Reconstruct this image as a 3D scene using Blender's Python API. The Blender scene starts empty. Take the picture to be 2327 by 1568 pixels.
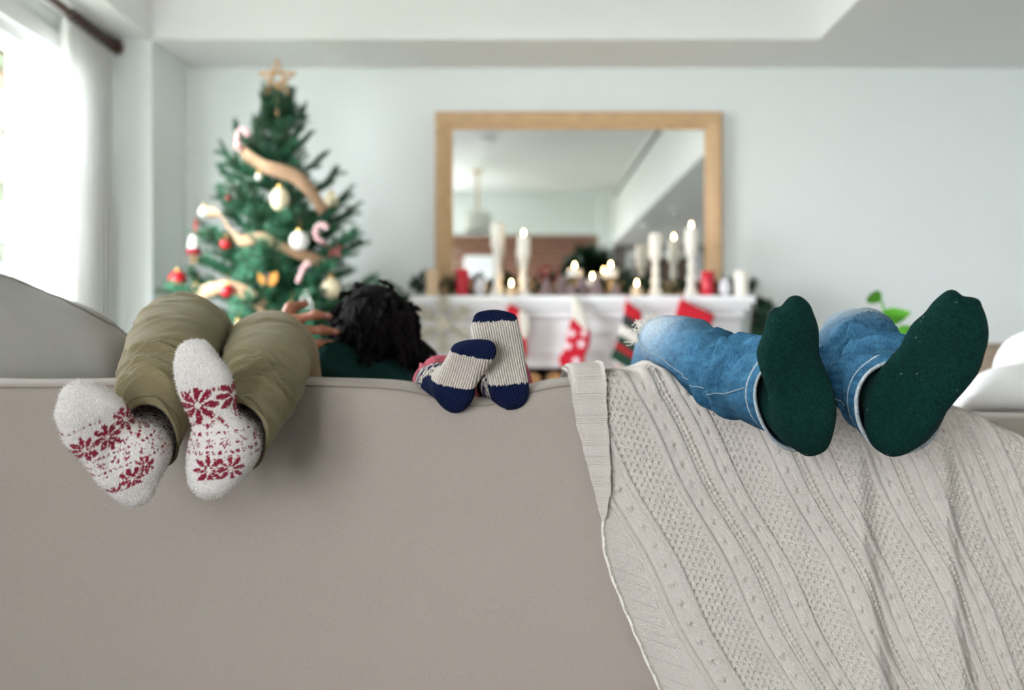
import bpy, bmesh, math, random
import numpy as np
from mathutils import Vector, Matrix, Euler

random.seed(7); RNG = np.random.default_rng(7)
SC = bpy.context.scene; COL = SC.collection
PI = math.pi

# ------------------------------------------------------------------ camera, world, light, exposure
CZ = 0.93                       # camera height
FPX = 2262.0                    # focal length in pixels of a 2327 px wide frame (35 mm lens)
cam_d = bpy.data.cameras.new('camera'); cam = bpy.data.objects.new('camera', cam_d); COL.objects.link(cam)
cam.location = (0, 0, CZ); cam.rotation_euler = (PI/2, 0, 0)
cam_d.sensor_width = 36.0; cam_d.lens = 36.0*FPX/2327.0
cam_d.clip_start = 0.05; cam_d.clip_end = 200
cam_d.dof.use_dof = True; cam_d.dof.focus_distance = 1.57; cam_d.dof.aperture_fstop = 2.0
SC.camera = cam

world = bpy.data.worlds.new('World'); SC.world = world; world.use_nodes = True
_bg = world.node_tree.nodes['Background']
_bg.inputs['Color'].default_value = (0.94, 0.975, 1.02, 1); _bg.inputs['Strength'].default_value = 10.0

XW = -1.85                      # window wall
WINS = [(2.20, 4.10), (-3.50, -1.30)]    # window openings along Y
WZ0, WZ1 = 0.25, 2.12
for i, (y0, y1) in enumerate(WINS):
    ld = bpy.data.lights.new('window_portal', 'AREA'); ld.shape = 'RECTANGLE'
    ld.size = WZ1-WZ0; ld.size_y = y1-y0; ld.cycles.is_portal = True
    lo = bpy.data.objects.new('window_portal', ld); COL.objects.link(lo)
    lo.location = (XW-0.16, (y0+y1)/2, (WZ0+WZ1)/2); lo.rotation_euler = (0, -PI/2, 0)

RWX0, RWX1, RWZ0, RWZ1 = -1.72, -0.92, 0.25, 2.30      # unseen window added behind the camera to light the fireplace front
ld = bpy.data.lights.new('window_portal', 'AREA'); ld.shape = 'RECTANGLE'; ld.size = RWX1-RWX0; ld.size_y = RWZ1-RWZ0; ld.cycles.is_portal = True
lo = bpy.data.objects.new('window_portal', ld); COL.objects.link(lo); lo.location = ((RWX0+RWX1)/2, -3.98, (RWZ0+RWZ1)/2); lo.rotation_euler = (PI/2, 0, PI)

SC.view_settings.view_transform = 'Standard'; SC.view_settings.look = 'None'
SC.view_settings.gamma = 1.0; SC.view_settings.use_curve_mapping = False
SC.view_settings.exposure = 1.58

# ------------------------------------------------------------------ helpers
def P(x, y, Y):
    """picture pixel -> world point at depth Y"""
    return Vector(((x-1163.5)*Y/FPX, Y, CZ+(784.0-y)*Y/FPX))

def srgb(r, g, b):
    f = lambda c: (c/255/12.92) if c/255 <= 0.04045 else ((c/255+0.055)/1.055)**2.4
    return (f(r), f(g), f(b))

ORG = {}
def empty(name, loc):
    o = bpy.data.objects.new(name, None); COL.objects.link(o)
    o.empty_display_size = 0.05; o.location = loc; ORG[o] = Vector(loc)
    return o

def tag(o, label=None, cat=None, group=None, kind=None):
    if label: o['label'] = label
    if cat: o['category'] = cat
    if group: o['group'] = group
    if kind: o['kind'] = kind
    return o

def mesh_from(name, verts, faces, smooth=True):
    me = bpy.data.meshes.new(name)
    verts = np.asarray(verts, dtype=np.float32)
    if isinstance(faces, np.ndarray):
        k = faces.shape[1]; n = faces.shape[0]
        me.vertices.add(len(verts)); me.vertices.foreach_set('co', verts.ravel())
        me.loops.add(n*k); me.loops.foreach_set('vertex_index', faces.astype(np.int32).ravel())
        me.polygons.add(n)
        me.polygons.foreach_set('loop_start', np.arange(0, n*k, k, dtype=np.int32))
        me.polygons.foreach_set('loop_total', np.full(n, k, dtype=np.int32))
        me.update(calc_edges=True)
    else:
        me.from_pydata([tuple(map(float, v)) for v in verts], [], faces); me.update()
    me.polygons.foreach_set('use_smooth', np.full(len(me.polygons), smooth))
    me.validate()
    return me

def mk(name, verts, faces, mat, parent=None, smooth=True, col=None, vec=None, label=None, cat=None, group=None, kind=None):
    """one mesh object from world-space vertices; origin at its base (top-level) or at its parent's origin"""
    v = np.asarray(verts, dtype=np.float64)
    if parent is not None: o = ORG[parent]
    else:
        mn, mx = v.min(0), v.max(0); o = Vector(((mn[0]+mx[0])/2, (mn[1]+mx[1])/2, mn[2]))
    me = mesh_from(name, v-np.array(o), faces, smooth)
    if mat: me.materials.append(mat)
    if col is not None:
        a = me.color_attributes.new('Col', 'FLOAT_COLOR', 'POINT')
        c = np.ones((len(v), 4), np.float32); c[:, :3] = col; a.data.foreach_set('color', c.ravel())
    if vec is not None:
        a = me.attributes.new('fc', 'FLOAT_VECTOR', 'POINT'); a.data.foreach_set('vector', np.asarray(vec, np.float32).ravel())
    ob = bpy.data.objects.new(name, me); COL.objects.link(ob)
    if parent is not None: ob.parent = parent
    else: ob.location = o
    ORG[ob] = Vector(o)
    tag(ob, label, cat, group, kind)
    return ob

def link_mesh(name, me, parent=None, loc=(0, 0, 0), rot=None, scale=(1, 1, 1)):
    ob = bpy.data.objects.new(name, me); COL.objects.link(ob)
    if parent is not None: ob.parent = parent; ob.location = Vector(loc)-ORG[parent]
    else: ob.location = loc
    if rot is not None:
        ob.rotation_mode = 'QUATERNION' if hasattr(rot, 'w') else 'XYZ'
        if hasattr(rot, 'w'): ob.rotation_quaternion = rot
        else: ob.rotation_euler = rot
    ob.scale = scale; ORG[ob] = Vector(loc)
    return ob

class MB:
    """collects simple shapes into one mesh"""
    def __init__(s): s.v = []; s.f = []
    def add(s, v, f):
        n = len(s.v); s.v += [tuple(p) for p in v]; s.f += [tuple(i+n for i in q) for q in f]; return s
    def box(s, x0, x1, y0, y1, z0, z1):
        v = [(x, y, z) for x in (x0, x1) for y in (y0, y1) for z in (z0, z1)]
        return s.add(v, [(0, 1, 3, 2), (4, 6, 7, 5), (0, 4, 5, 1), (2, 3, 7, 6), (0, 2, 6, 4), (1, 5, 7, 3)])
    def lathe(s, c, prof, n=24, axis=(0, 0, 1)):
        """prof: (radius, height) list from bottom to top"""
        q = Vector((0, 0, 1)).rotation_difference(Vector(axis).normalized())
        v = []; m = len(prof)
        for (r, h) in prof:
            for k in range(n):
                a = 2*PI*k/n; v.append(Vector(c)+q @ Vector((r*math.cos(a), r*math.sin(a), h)))
        f = [(i*n+k, i*n+(k+1) % n, (i+1)*n+(k+1) % n, (i+1)*n+k) for i in range(m-1) for k in range(n)]
        f.append(tuple(range(n-1, -1, -1))); f.append(tuple((m-1)*n+k for k in range(n)))
        return s.add(v, f)
    def tube(s, pts, r, n=8):
        pts = [Vector(p) for p in pts]; m = len(pts)
        rr = r if isinstance(r, (list, tuple)) else [r]*m
        t0 = (pts[1]-pts[0]).normalized(); u = t0.orthogonal().normalized(); v = []
        for i, p in enumerate(pts):
            t = (pts[min(i+1, m-1)]-pts[max(i-1, 0)]).normalized()
            u = (u-t*u.dot(t)).normalized(); w = t.cross(u)
            for k in range(n):
                a = 2*PI*k/n; v.append(p+(u*math.cos(a)+w*math.sin(a))*rr[i])
        f = [(i*n+k, i*n+(k+1) % n, (i+1)*n+(k+1) % n, (i+1)*n+k) for i in range(m-1) for k in range(n)]
        f.append(tuple(range(n-1, -1, -1))); f.append(tuple((m-1)*n+k for k in range(n)))
        return s.add(v, f)
    def build(s, name, mat, parent=None, smooth=False, bevel=0, **kw):
        ob = mk(name, s.v, s.f, mat, parent, smooth, **kw)
        if bevel:
            b = ob.modifiers.new('bevel', 'BEVEL'); b.width = bevel; b.segments = 3; b.limit_method = 'ANGLE'
        if smooth: smooth_by_angle(ob)
        return ob

def smooth_by_angle(ob, ang=0.7):
    me = ob.data; bm = bmesh.new(); bm.from_mesh(me)
    for e in bm.edges:
        if len(e.link_faces) == 2 and e.calc_face_angle(0) > ang: e.smooth = False
    bm.to_mesh(me); bm.free()

def catmull(pts, n):
    """resample a list of numpy vectors with a Catmull-Rom spline, n samples"""
    p = np.asarray(pts, float); m = len(p); out = []
    pp = np.vstack([2*p[0]-p[1], p, 2*p[-1]-p[-2]])
    for u in np.linspace(0, m-1-1e-9, n):
        i = int(u); t = u-i; a, b, c, d = pp[i:i+4]
        out.append(0.5*((2*b)+(-a+c)*t+(2*a-5*b+4*c-d)*t*t+(-a+3*b-3*c+d)*t**3))
    return np.array(out)

# ---- signed distance modelling (rounded cones, outlines) turned into one continuous surface
def surf_nets(F, o, h):
    S = F < 0; nx, ny, nz = F.shape
    cnt = np.zeros((nx-1, ny-1, nz-1), np.int8)
    offs = [(i, j, k) for i in (0, 1) for j in (0, 1) for k in (0, 1)]
    for (i, j, k) in offs: cnt += S[i:nx-1+i, j:ny-1+j, k:nz-1+k]
    act = (cnt > 0) & (cnt < 8); ids = np.argwhere(act)
    idx = np.full(act.shape, -1, np.int64); idx[act] = np.arange(len(ids))
    val = [F[ids[:, 0]+a, ids[:, 1]+b, ids[:, 2]+c] for (a, b, c) in offs]
    acc = np.zeros((len(ids), 3)); num = np.zeros(len(ids))
    for a in range(8):
        for b in range(a+1, 8):
            d = np.array(offs[b])-np.array(offs[a])
            if np.abs(d).sum() != 1: continue
            m = (val[a] < 0) != (val[b] < 0)
            t = np.where(m, val[a]/np.where(m, val[a]-val[b], 1), 0)
            acc += np.where(m[:, None], np.array(offs[a])+t[:, None]*d, 0); num += m
    pos = (ids+acc/num[:, None])*h+o
    quads = []
    for ax in range(3):
        sl0 = [slice(1, -1)]*3; sl1 = [slice(1, -1)]*3
        sl0[ax] = slice(0, -1); sl1[ax] = slice(1, None)
        A = S[tuple(sl0)]; B = S[tuple(sl1)]; ch = A != B
        e = np.argwhere(ch); fl = A[ch]
        if len(e) == 0: continue
        b1, b2 = [(1, 2), (2, 0), (0, 1)][ax]
        base = e.copy(); base[:, b1] += 1; base[:, b2] += 1
        def cell(d1, d2):
            c = base.copy(); c[:, b1] += d1; c[:, b2] += d2
            return idx[c[:, 0], c[:, 1], c[:, 2]]
        q = np.stack([cell(-1, -1), cell(0, -1), cell(0, 0), cell(-1, 0)], 1)
        q[~fl] = q[~fl][:, ::-1]
        quads.append(q)
    return pos, np.vstack(quads)

def smin(a, b, k):
    h = np.clip(0.5+0.5*(b-a)/k, 0, 1); return b+(a-b)*h-k*h*(1-h)
def smax(a, b, k): return -smin(-a, -b, k)

def d_cone(X, Y, Z, a, b, ra, rb):
    a = np.array(a, float); b = np.array(b, float); ba = b-a; L = ba.dot(ba)+1e-12
    t = np.clip(((X-a[0])*ba[0]+(Y-a[1])*ba[1]+(Z-a[2])*ba[2])/L, 0, 1)
    return np.sqrt((X-a[0]-t*ba[0])**2+(Y-a[1]-t*ba[1])**2+(Z-a[2]-t*ba[2])**2)-(ra+(rb-ra)*t)

def grid(lo, hi, h):
    lo = np.array(lo)-3*h; hi = np.array(hi)+3*h
    n = np.ceil((hi-lo)/h).astype(int)+1
    ax = [lo[i]+h*np.arange(n[i], dtype=np.float32) for i in range(3)]
    return lo, ax[0][:, None, None], ax[1][None, :, None], ax[2][None, None, :]

def blob(cones, h, k):
    """cones: (a, b, ra, rb) in world space -> smooth union"""
    pts = np.array([np.array(p)-r for (a, b, ra, rb) in cones for p, r in ((a, ra), (b, rb))])
    ptp = np.array([np.array(p)+r for (a, b, ra, rb) in cones for p, r in ((a, ra), (b, rb))])
    lo, X, Y, Z = grid(pts.min(0), ptp.max(0), h)
    F = None
    for (a, b, ra, rb) in cones:
        d = d_cone(X, Y, Z, a, b, ra, rb).astype(np.float32); F = d if F is None else smin(F, d, k)
    return surf_nets(F, lo, h)

def poly_sdf(poly, U, V):
    p = np.asarray(poly, float); n = len(p)
    d = np.full(np.broadcast(U, V).shape, 1e9); s = np.ones(d.shape)
    for i in range(n):
        a = p[i]; b = p[i-1]; e = b-a; wx = U-a[0]; wy = V-a[1]
        t = np.clip((wx*e[0]+wy*e[1])/(e.dot(e)+1e-15), 0, 1)
        d = np.minimum(d, (wx-e[0]*t)**2+(wy-e[1]*t)**2)
        c1 = V >= a[1]; c2 = V < b[1]; c3 = e[0]*wy > e[1]*wx
        s = np.where((c1 & c2 & c3) | (~c1 & ~c2 & ~c3), -s, s)
    return s*np.sqrt(d)

def closed_curve(pts, n):
    p = np.asarray(pts, float); m = len(p); out = []
    for u in np.linspace(0, m, n, endpoint=False):
        i = int(u); t = u-i; a, b, c, d = p[(i-1) % m], p[i % m], p[(i+1) % m], p[(i+2) % m]
        out.append(0.5*((2*b)+(-a+c)*t+(2*a-5*b+4*c-d)*t*t+(-a+3*b-3*c+d)*t**3))
    return np.array(out)

def soft_outline(poly_uv, thick, k, h, extra=None, n=72):
    """a soft padded shape with the given outline (u, v) and thickness along n; returns local verts (u, v, n)"""
    poly = closed_curve(poly_uv, n)
    lo, U, V, N = grid((poly[:, 0].min(), poly[:, 1].min(), -thick/2), (poly[:, 0].max(), poly[:, 1].max(), thick/2), h)
    d2 = poly_sdf(poly, U[:, :, 0], V[:, :, 0])[:, :, None].astype(np.float32)
    F = smax(d2, np.abs(N)-thick/2+0*d2, k)
    if extra is not None: F = F+extra(U, V, N)
    return surf_nets(F.astype(np.float32), lo, h)

def vnoise(p, scale, seed=0):
    """smooth value noise at points p (n,3)"""
    q = np.asarray(p)*scale; i = np.floor(q).astype(np.int64); f = q-i; f = f*f*(3-2*f); out = np.zeros(len(q))
    for a in (0, 1):
        for b in (0, 1):
            for c in (0, 1):
                hsh = ((i[:, 0]+a)*73856093) ^ ((i[:, 1]+b)*19349663) ^ ((i[:, 2]+c)*83492791) ^ (seed*2654435761 % 2147483647)
                hsh = (hsh ^ (hsh >> 13))*1274126177 % 2147483647
                w = np.where(a, f[:, 0], 1-f[:, 0])*np.where(b, f[:, 1], 1-f[:, 1])*np.where(c, f[:, 2], 1-f[:, 2])
                out += w*(hsh/2147483647.0)
    return out

# ------------------------------------------------------------------ materials
def mat(name, color=(0.8, 0.8, 0.8), rough=0.6, var=0.0, var_scale=20, bump=0.0, bump_scale=200, bump_kind='noise',
        vcol=False, metal=0.0, sheen=0.0, emit=None, estr=0.0, trans=0.0, spec=None, sss=0.0, stretch=None, coords='Object', bdist=0.002, wavecol=0.0, wave_scale=92):
    m = bpy.data.materials.new(name); m.use_nodes = True; nt = m.node_tree; N = nt.nodes; L = nt.links
    b = N['Principled BSDF']
    b.inputs['Roughness'].default_value = rough; b.inputs['Metallic'].default_value = metal
    if spec is not None: b.inputs['Specular IOR Level'].default_value = spec
    if sheen: b.inputs['Sheen Weight'].default_value = sheen; b.inputs['Sheen Roughness'].default_value = 0.5
    if trans: b.inputs['Transmission Weight'].default_value = trans
    if sss:
        b.inputs['Subsurface Weight'].default_value = sss; b.inputs['Subsurface Radius'].default_value = (0.02, 0.012, 0.008); b.inputs['Subsurface Scale'].default_value = 0.5
    b.inputs['Base Color'].default_value = (*color, 1)
    src = None
    if vcol:
        a = N.new('ShaderNodeAttribute'); a.attribute_name = 'Col'; src = a.outputs['Color']
    tc = N.new('ShaderNodeTexCoord'); co = tc.outputs[coords if coords != 'fc' else 'Object']
    if coords == 'fc':
        a2 = N.new('ShaderNodeAttribute'); a2.attribute_name = 'fc'; co = a2.outputs['Vector']
    if stretch is not None:
        mp = N.new('ShaderNodeMapping'); mp.inputs['Scale'].default_value = stretch; L.new(co, mp.inputs['Vector']); co = mp.outputs['Vector']
    if var:
        nz = N.new('ShaderNodeTexNoise'); nz.inputs['Scale'].default_value = var_scale; nz.inputs['Detail'].default_value = 4; L.new(co, nz.inputs['Vector'])
        hs = N.new('ShaderNodeMix'); hs.data_type = 'RGBA'; hs.blend_type = 'MULTIPLY'; hs.inputs[0].default_value = 1.0
        rp = N.new('ShaderNodeValToRGB'); rp.color_ramp.elements[0].position = 0.3; rp.color_ramp.elements[1].position = 0.7
        rp.color_ramp.elements[0].color = (1-var, 1-var, 1-var, 1); rp.color_ramp.elements[1].color = (1+var, 1+var, 1+var, 1)
        L.new(nz.outputs['Fac'], rp.inputs['Fac']); L.new(rp.outputs['Color'], hs.inputs[7])
        if src is not None: L.new(src, hs.inputs[6])
        else: hs.inputs[6].default_value = (*color, 1)
        src = hs.outputs[2]
    if wavecol:
        wv = N.new('ShaderNodeTexWave'); wv.bands_direction = 'X'; wv.inputs['Scale'].default_value = wave_scale; wv.inputs['Distortion'].default_value = 0.8; wv.inputs['Detail'].default_value = 2; L.new(co, wv.inputs['Vector'])
        rw = N.new('ShaderNodeValToRGB'); rw.color_ramp.elements[0].color = (1-wavecol, 1-wavecol, 1-wavecol, 1); rw.color_ramp.elements[1].position = 0.5; L.new(wv.outputs['Fac'], rw.inputs['Fac'])
        mw = N.new('ShaderNodeMix'); mw.data_type = 'RGBA'; mw.blend_type = 'MULTIPLY'; mw.inputs[0].default_value = 1.0
        L.new(src, mw.inputs[6]); L.new(rw.outputs['Color'], mw.inputs[7]); src = mw.outputs[2]
    if src is not None: L.new(src, b.inputs['Base Color'])
    if bump:
        if bump_kind == 'noise':
            t = N.new('ShaderNodeTexNoise'); t.inputs['Scale'].default_value = bump_scale; t.inputs['Detail'].default_value = 3; hgt = t.outputs['Fac']; L.new(co, t.inputs['Vector'])
        elif bump_kind == 'weave':
            outs = []
            for d in ('X', 'Z'):
                t = N.new('ShaderNodeTexWave'); t.bands_direction = d; t.inputs['Scale'].default_value = bump_scale; t.inputs['Distortion'].default_value = 0.6; t.inputs['Detail'].default_value = 1
                L.new(co, t.inputs['Vector']); outs.append(t.outputs['Fac'])
            mm = N.new('ShaderNodeMath'); mm.operation = 'MULTIPLY'; L.new(outs[0], mm.inputs[0]); L.new(outs[1], mm.inputs[1]); hgt = mm.outputs[0]
        else:
            t = N.new('ShaderNodeTexWave'); t.bands_direction = bump_kind; t.inputs['Scale'].default_value = bump_scale; t.inputs['Distortion'].default_value = 1.0; t.inputs['Detail'].default_value = 2
            L.new(co, t.inputs['Vector']); hgt = t.outputs['Fac']
        bp = N.new('ShaderNodeBump'); bp.inputs['Strength'].default_value = bump; bp.inputs['Distance'].default_value = bdist
        L.new(hgt, bp.inputs['Height']); L.new(bp.outputs['Normal'], b.inputs['Normal'])
    if emit is not None:
        b.inputs['Emission Color'].default_value = (*emit, 1); b.inputs['Emission Strength'].default_value = estr
    return m

M = {}
M['wall'] = mat('wall_paint', srgb(236, 241, 239), 0.85, bump=0.05, bump_scale=300)
M['ceiling'] = mat('ceiling_paint', srgb(236, 236, 234), 0.9, bump=0.04, bump_scale=260)
M['floor'] = mat('wood_floor', srgb(70, 60, 52), 0.4, var=0.25, var_scale=6, stretch=(1, 12, 1))
M['white_gloss'] = mat('white_satin_paint', srgb(248, 248, 249), 0.35)
M['brick'] = mat('brick_clay', srgb(142, 100, 82), 0.9, var=0.3, var_scale=9, bump=0.4, bump_scale=60)
M['mortar'] = mat('mortar', srgb(150, 130, 116), 0.95, var=0.1, bump=0.3, bump_scale=120)
M['sofa'] = mat('sofa_linen_weave', srgb(166, 156, 147), 0.9, var=0.10, var_scale=700, bump=0.35, bump_scale=260, bump_kind='weave', sheen=0.15, bdist=0.0008, spec=0.12)
M['sofa_seam'] = mat('sofa_seam', srgb(135, 127, 117), 0.9)
M['cushion'] = mat('grey_cushion_twill', srgb(156, 154, 149), 0.9, var=0.08, var_scale=700, bump=0.3, bump_scale=300, bump_kind='weave', sheen=0.15, bdist=0.0008, spec=0.12)
M['cushion_seam'] = mat('cushion_seam', srgb(110, 106, 100), 0.9)
M['khaki'] = mat('khaki_cotton', vcol=True, rough=0.85, var=0.12, var_scale=420, bump=0.25, bump_scale=600, sheen=0.1, bdist=0.0006, spec=0.12)
M['denim'] = mat('denim', vcol=True, rough=0.85, var=0.28, var_scale=420, stretch=(1, 1, 0.35), bump=0.3, bump_scale=700, bdist=0.0006, spec=0.12)
M['stitch'] = mat('seam_stitch', srgb(176, 196, 206), 0.9, bump=0.8, bump_scale=320, bump_kind='Z')
M['khaki_stitch'] = mat('khaki_stitch', srgb(78, 72, 48), 0.9)
M['fuzzy'] = mat('fuzzy_sock_knit', vcol=True, rough=0.95, bump=1.0, bump_scale=420, sheen=0.25, bdist=0.004, spec=0.12)
M['green_sock'] = mat('green_sock_knit', vcol=True, rough=0.95, var=0.5, var_scale=520, bump=0.9, bump_scale=230, bump_kind='X', coords='fc', bdist=0.001, spec=0.12)
M['kid_sock'] = mat('ribbed_sock_knit', vcol=True, wavecol=0.5, wave_scale=73, rough=0.95, var=0.14, var_scale=420, bump=0.9, bump_scale=73, bump_kind='X', coords='fc', bdist=0.002, spec=0.12)
M['pink'] = mat('pink_jersey', srgb(196, 96, 112), 0.85, var=0.1, var_scale=60, bump=0.3, bump_scale=500, spec=0.12)
M['knit'] = mat('cream_knit_wool', vcol=True, rough=0.95, var=0.06, var_scale=300, sheen=0.1, bump=0.4, bump_scale=80, bump_kind='weave', coords='fc', bdist=0.0022, spec=0.12)
M['skin'] = mat('brown_skin', srgb(168, 108, 82), 0.5, var=0.06, var_scale=40, sss=0.1)
M['nail'] = mat('pale_nail_polish', srgb(215, 205, 215), 0.2)
M['hair'] = mat('black_dreadlocks', srgb(17, 14, 14), 0.9, var=0.3, var_scale=120, bump=0.6, bump_scale=260, spec=0.12)
M['sweater'] = mat('dark_green_jersey', srgb(14, 50, 46), 0.85, var=0.12, var_scale=50, bump=0.4, bump_scale=400, spec=0.12)
M['oak'] = mat('oak_wood', srgb(204, 170, 128), 0.55, var=0.14, var_scale=14, stretch=(1, 1, 6))
M['mirror'] = mat('mirror_glass', (0.92, 0.94, 0.94), 0.0, metal=1.0)
M['glass'] = mat('window_glass', (1, 1, 1), 0.0, trans=1.0)
M['needle'] = mat('fir_needles', srgb(42, 106, 74), 0.7, var=0.35, var_scale=9)
M['needle_dark'] = mat('garland_needles', srgb(30, 66, 44), 0.75, var=0.35, var_scale=12)
M['bark'] = mat('bark', srgb(84, 66, 50), 0.9, var=0.3, var_scale=40, bump=0.8, bump_scale=60)
M['log_end'] = mat('cut_log_end', srgb(208, 160, 106), 0.85, var=0.22, var_scale=30)
M['ribbon'] = mat('burlap_ribbon', srgb(190, 156, 124), 0.8, var=0.15, var_scale=200, bump=0.4, bump_scale=220, bump_kind='weave')
M['red_ball'] = mat('red_lacquer', srgb(190, 24, 40), 0.3, var=0.05)
M['white_ball'] = mat('white_lacquer', srgb(236, 236, 230), 0.35)
M['cream_ball'] = mat('cream_pearl', srgb(238, 226, 190), 0.3)
M['gold'] = mat('gold_metal', srgb(206, 170, 96), 0.3, metal=0.9)
M['rattan'] = mat('rattan', srgb(190, 152, 108), 0.8, var=0.2, var_scale=60)
M['ginger'] = mat('gingerbread', srgb(198, 140, 62), 0.8, var=0.15)
M['red_felt'] = mat('red_felt', srgb(204, 24, 44), 0.95, var=0.08, var_scale=80, bump=0.3, bump_scale=400, sheen=0.2)
M['white_felt'] = mat('white_plush', srgb(240, 234, 222), 0.95, bump=0.8, bump_scale=260, sheen=0.3, bdist=0.004)
M['vfelt'] = mat('patterned_felt', vcol=True, rough=0.95, var=0.08, var_scale=90, bump=0.3, bump_scale=300, sheen=0.2)
M['wax_white'] = mat('white_wax', srgb(244, 240, 228), 0.45, sss=0.1)
M['wax_tan'] = mat('tan_wax', srgb(232, 204, 166), 0.5, sss=0.1)
M['wax_red'] = mat('red_wax', srgb(204, 22, 48), 0.3)
M['flame'] = mat('candle_flame', (1, 0.7, 0.3), 0.5, emit=(1.0, 0.62, 0.24), estr=30)
M['wick'] = mat('wick', (0.02, 0.02, 0.02), 0.9)
M['shabby'] = mat('white_turned_wood', srgb(236, 232, 222), 0.5, var=0.05, var_scale=30)
M['frost'] = mat('frosted_ceramic', srgb(222, 222, 226), 0.6)
M['pinecone'] = mat('frosted_pinecone', srgb(156, 136, 136), 0.85, var=0.35, var_scale=70)
M['berry'] = mat('red_berry', srgb(150, 40, 52), 0.5)
M['soot'] = mat('sooty_firebrick', srgb(52, 46, 42), 0.95, var=0.3, var_scale=12, bump=0.4, bump_scale=40)
M['leaf'] = mat('bright_leaf', srgb(96, 176, 52), 0.45, var=0.15, var_scale=30)
M['dark_leaf'] = mat('dark_leaf', srgb(24, 60, 34), 0.5, var=0.25, var_scale=20)
M['basket'] = mat('woven_basket', srgb(146, 130, 112), 0.9, var=0.25, var_scale=80, bump=0.8, bump_scale=90, bump_kind='weave')
M['pillow'] = mat('white_cotton_pillow', srgb(236, 236, 234), 0.9, bump=0.2, bump_scale=500, bdist=0.0006)
M['rod'] = mat('dark_turned_wood', srgb(64, 36, 24), 0.4)
M['dark_gap'] = mat('vent_shadow', srgb(60, 66, 66), 0.8)
M['door'] = mat('brown_door', srgb(96, 78, 66), 0.6, var=0.1)
M['taupe'] = mat('taupe_wall', srgb(150, 142, 134), 0.85)
M['snow'] = mat('cream_glitter', srgb(226, 218, 196), 0.6, var=0.12, var_scale=60)
M['bounce_rug'] = mat('bounce_rug_wool', srgb(228, 224, 216), 0.95, var=0.05, var_scale=40, bump=0.6, bump_scale=200)
M['outdoor'] = mat('outdoor_foliage', srgb(112, 128, 104), 0.8, var=0.3, var_scale=3)
M['paving'] = mat('outdoor_lawn', srgb(96, 104, 82), 0.9, var=0.1, var_scale=4)
# sheer curtain: translucent cloth
def curtain_mat():
    m = bpy.data.materials.new('sheer_curtain'); m.use_nodes = True; N = m.node_tree.nodes; L = m.node_tree.links
    N.remove(N['Principled BSDF']); out = N['Material Output']
    d = N.new('ShaderNodeBsdfDiffuse'); d.inputs['Color'].default_value = (0.86, 0.86, 0.85, 1)
    t = N.new('ShaderNodeBsdfTranslucent'); t.inputs['Color'].default_value = (0.86, 0.86, 0.85, 1)
    mx = N.new('ShaderNodeMixShader'); mx.inputs[0].default_value = 0.16
    L.new(d.outputs[0], mx.inputs[1]); L.new(t.outputs[0], mx.inputs[2]); L.new(mx.outputs[0], out.inputs['Surface'])
    return m
M['curtain'] = curtain_mat()
def pane_mat():
    """thin clear pane: lets light straight through, with a faint reflection"""
    m = bpy.data.materials.new('thin_window_pane'); m.use_nodes = True; N = m.node_tree.nodes; L = m.node_tree.links
    N.remove(N['Principled BSDF']); out = N['Material Output']
    t = N.new('ShaderNodeBsdfTransparent'); t.inputs['Color'].default_value = (0.97, 0.97, 0.97, 1)
    g = N.new('ShaderNodeBsdfGlossy'); g.inputs['Roughness'].default_value = 0.02
    mx = N.new('ShaderNodeMixShader'); mx.inputs[0].default_value = 0.05
    L.new(t.outputs[0], mx.inputs[1]); L.new(g.outputs[0], mx.inputs[2]); L.new(mx.outputs[0], out.inputs['Surface'])
    return m
M['pane'] = pane_mat()

# ------------------------------------------------------------------ the setting
YB = 4.85                       # wall behind the fireplace
YR = -3.82                      # wall behind the camera
ZL, ZH = 2.28, 3.0              # dropped and raised ceiling
XBEAM = 1.356; XP = -1.59; YBEAM = 4.40; XR = 3.9
def struct(mb, name, m, **kw): return mb.build(name, m, kind='structure', **kw)

struct(MB().box(XW-0.2, XR+0.1, YR-0.1, YB+0.1, -0.1, 0.0), 'floor', M['floor'])
struct(MB().box(XW-0.2, XR+0.1, YB, YB+0.1, 0, ZL), 'wall_back', M['wall'])
struct(MB().box(XR, XR+0.1, YR, YB, 0, ZL), 'wall_right', M['wall'])
struct(MB().box(XP, XBEAM, YR, YBEAM, ZH, ZH+0.1), 'ceiling', M['ceiling'])
struct(MB().box(XW-0.2, XBEAM, YBEAM, YB+0.1, ZL, ZH+0.1), 'trim_1', M['ceiling'])          # beam over the fireplace wall
struct(MB().box(XW-0.2, XP, YR-0.1, YBEAM, ZL, ZH+0.1), 'trim_2', M['ceiling'])             # soffit above the windows
struct(MB().box(XBEAM, XR+0.1, YR-0.1, YB+0.1, ZL, ZH+0.1), 'trim_3', M['ceiling'])         # dropped ceiling
struct(MB().box(XW, XP, YBEAM, YB, 0, ZL), 'trim_4', M['wall'])                             # pilaster beside the window
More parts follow.
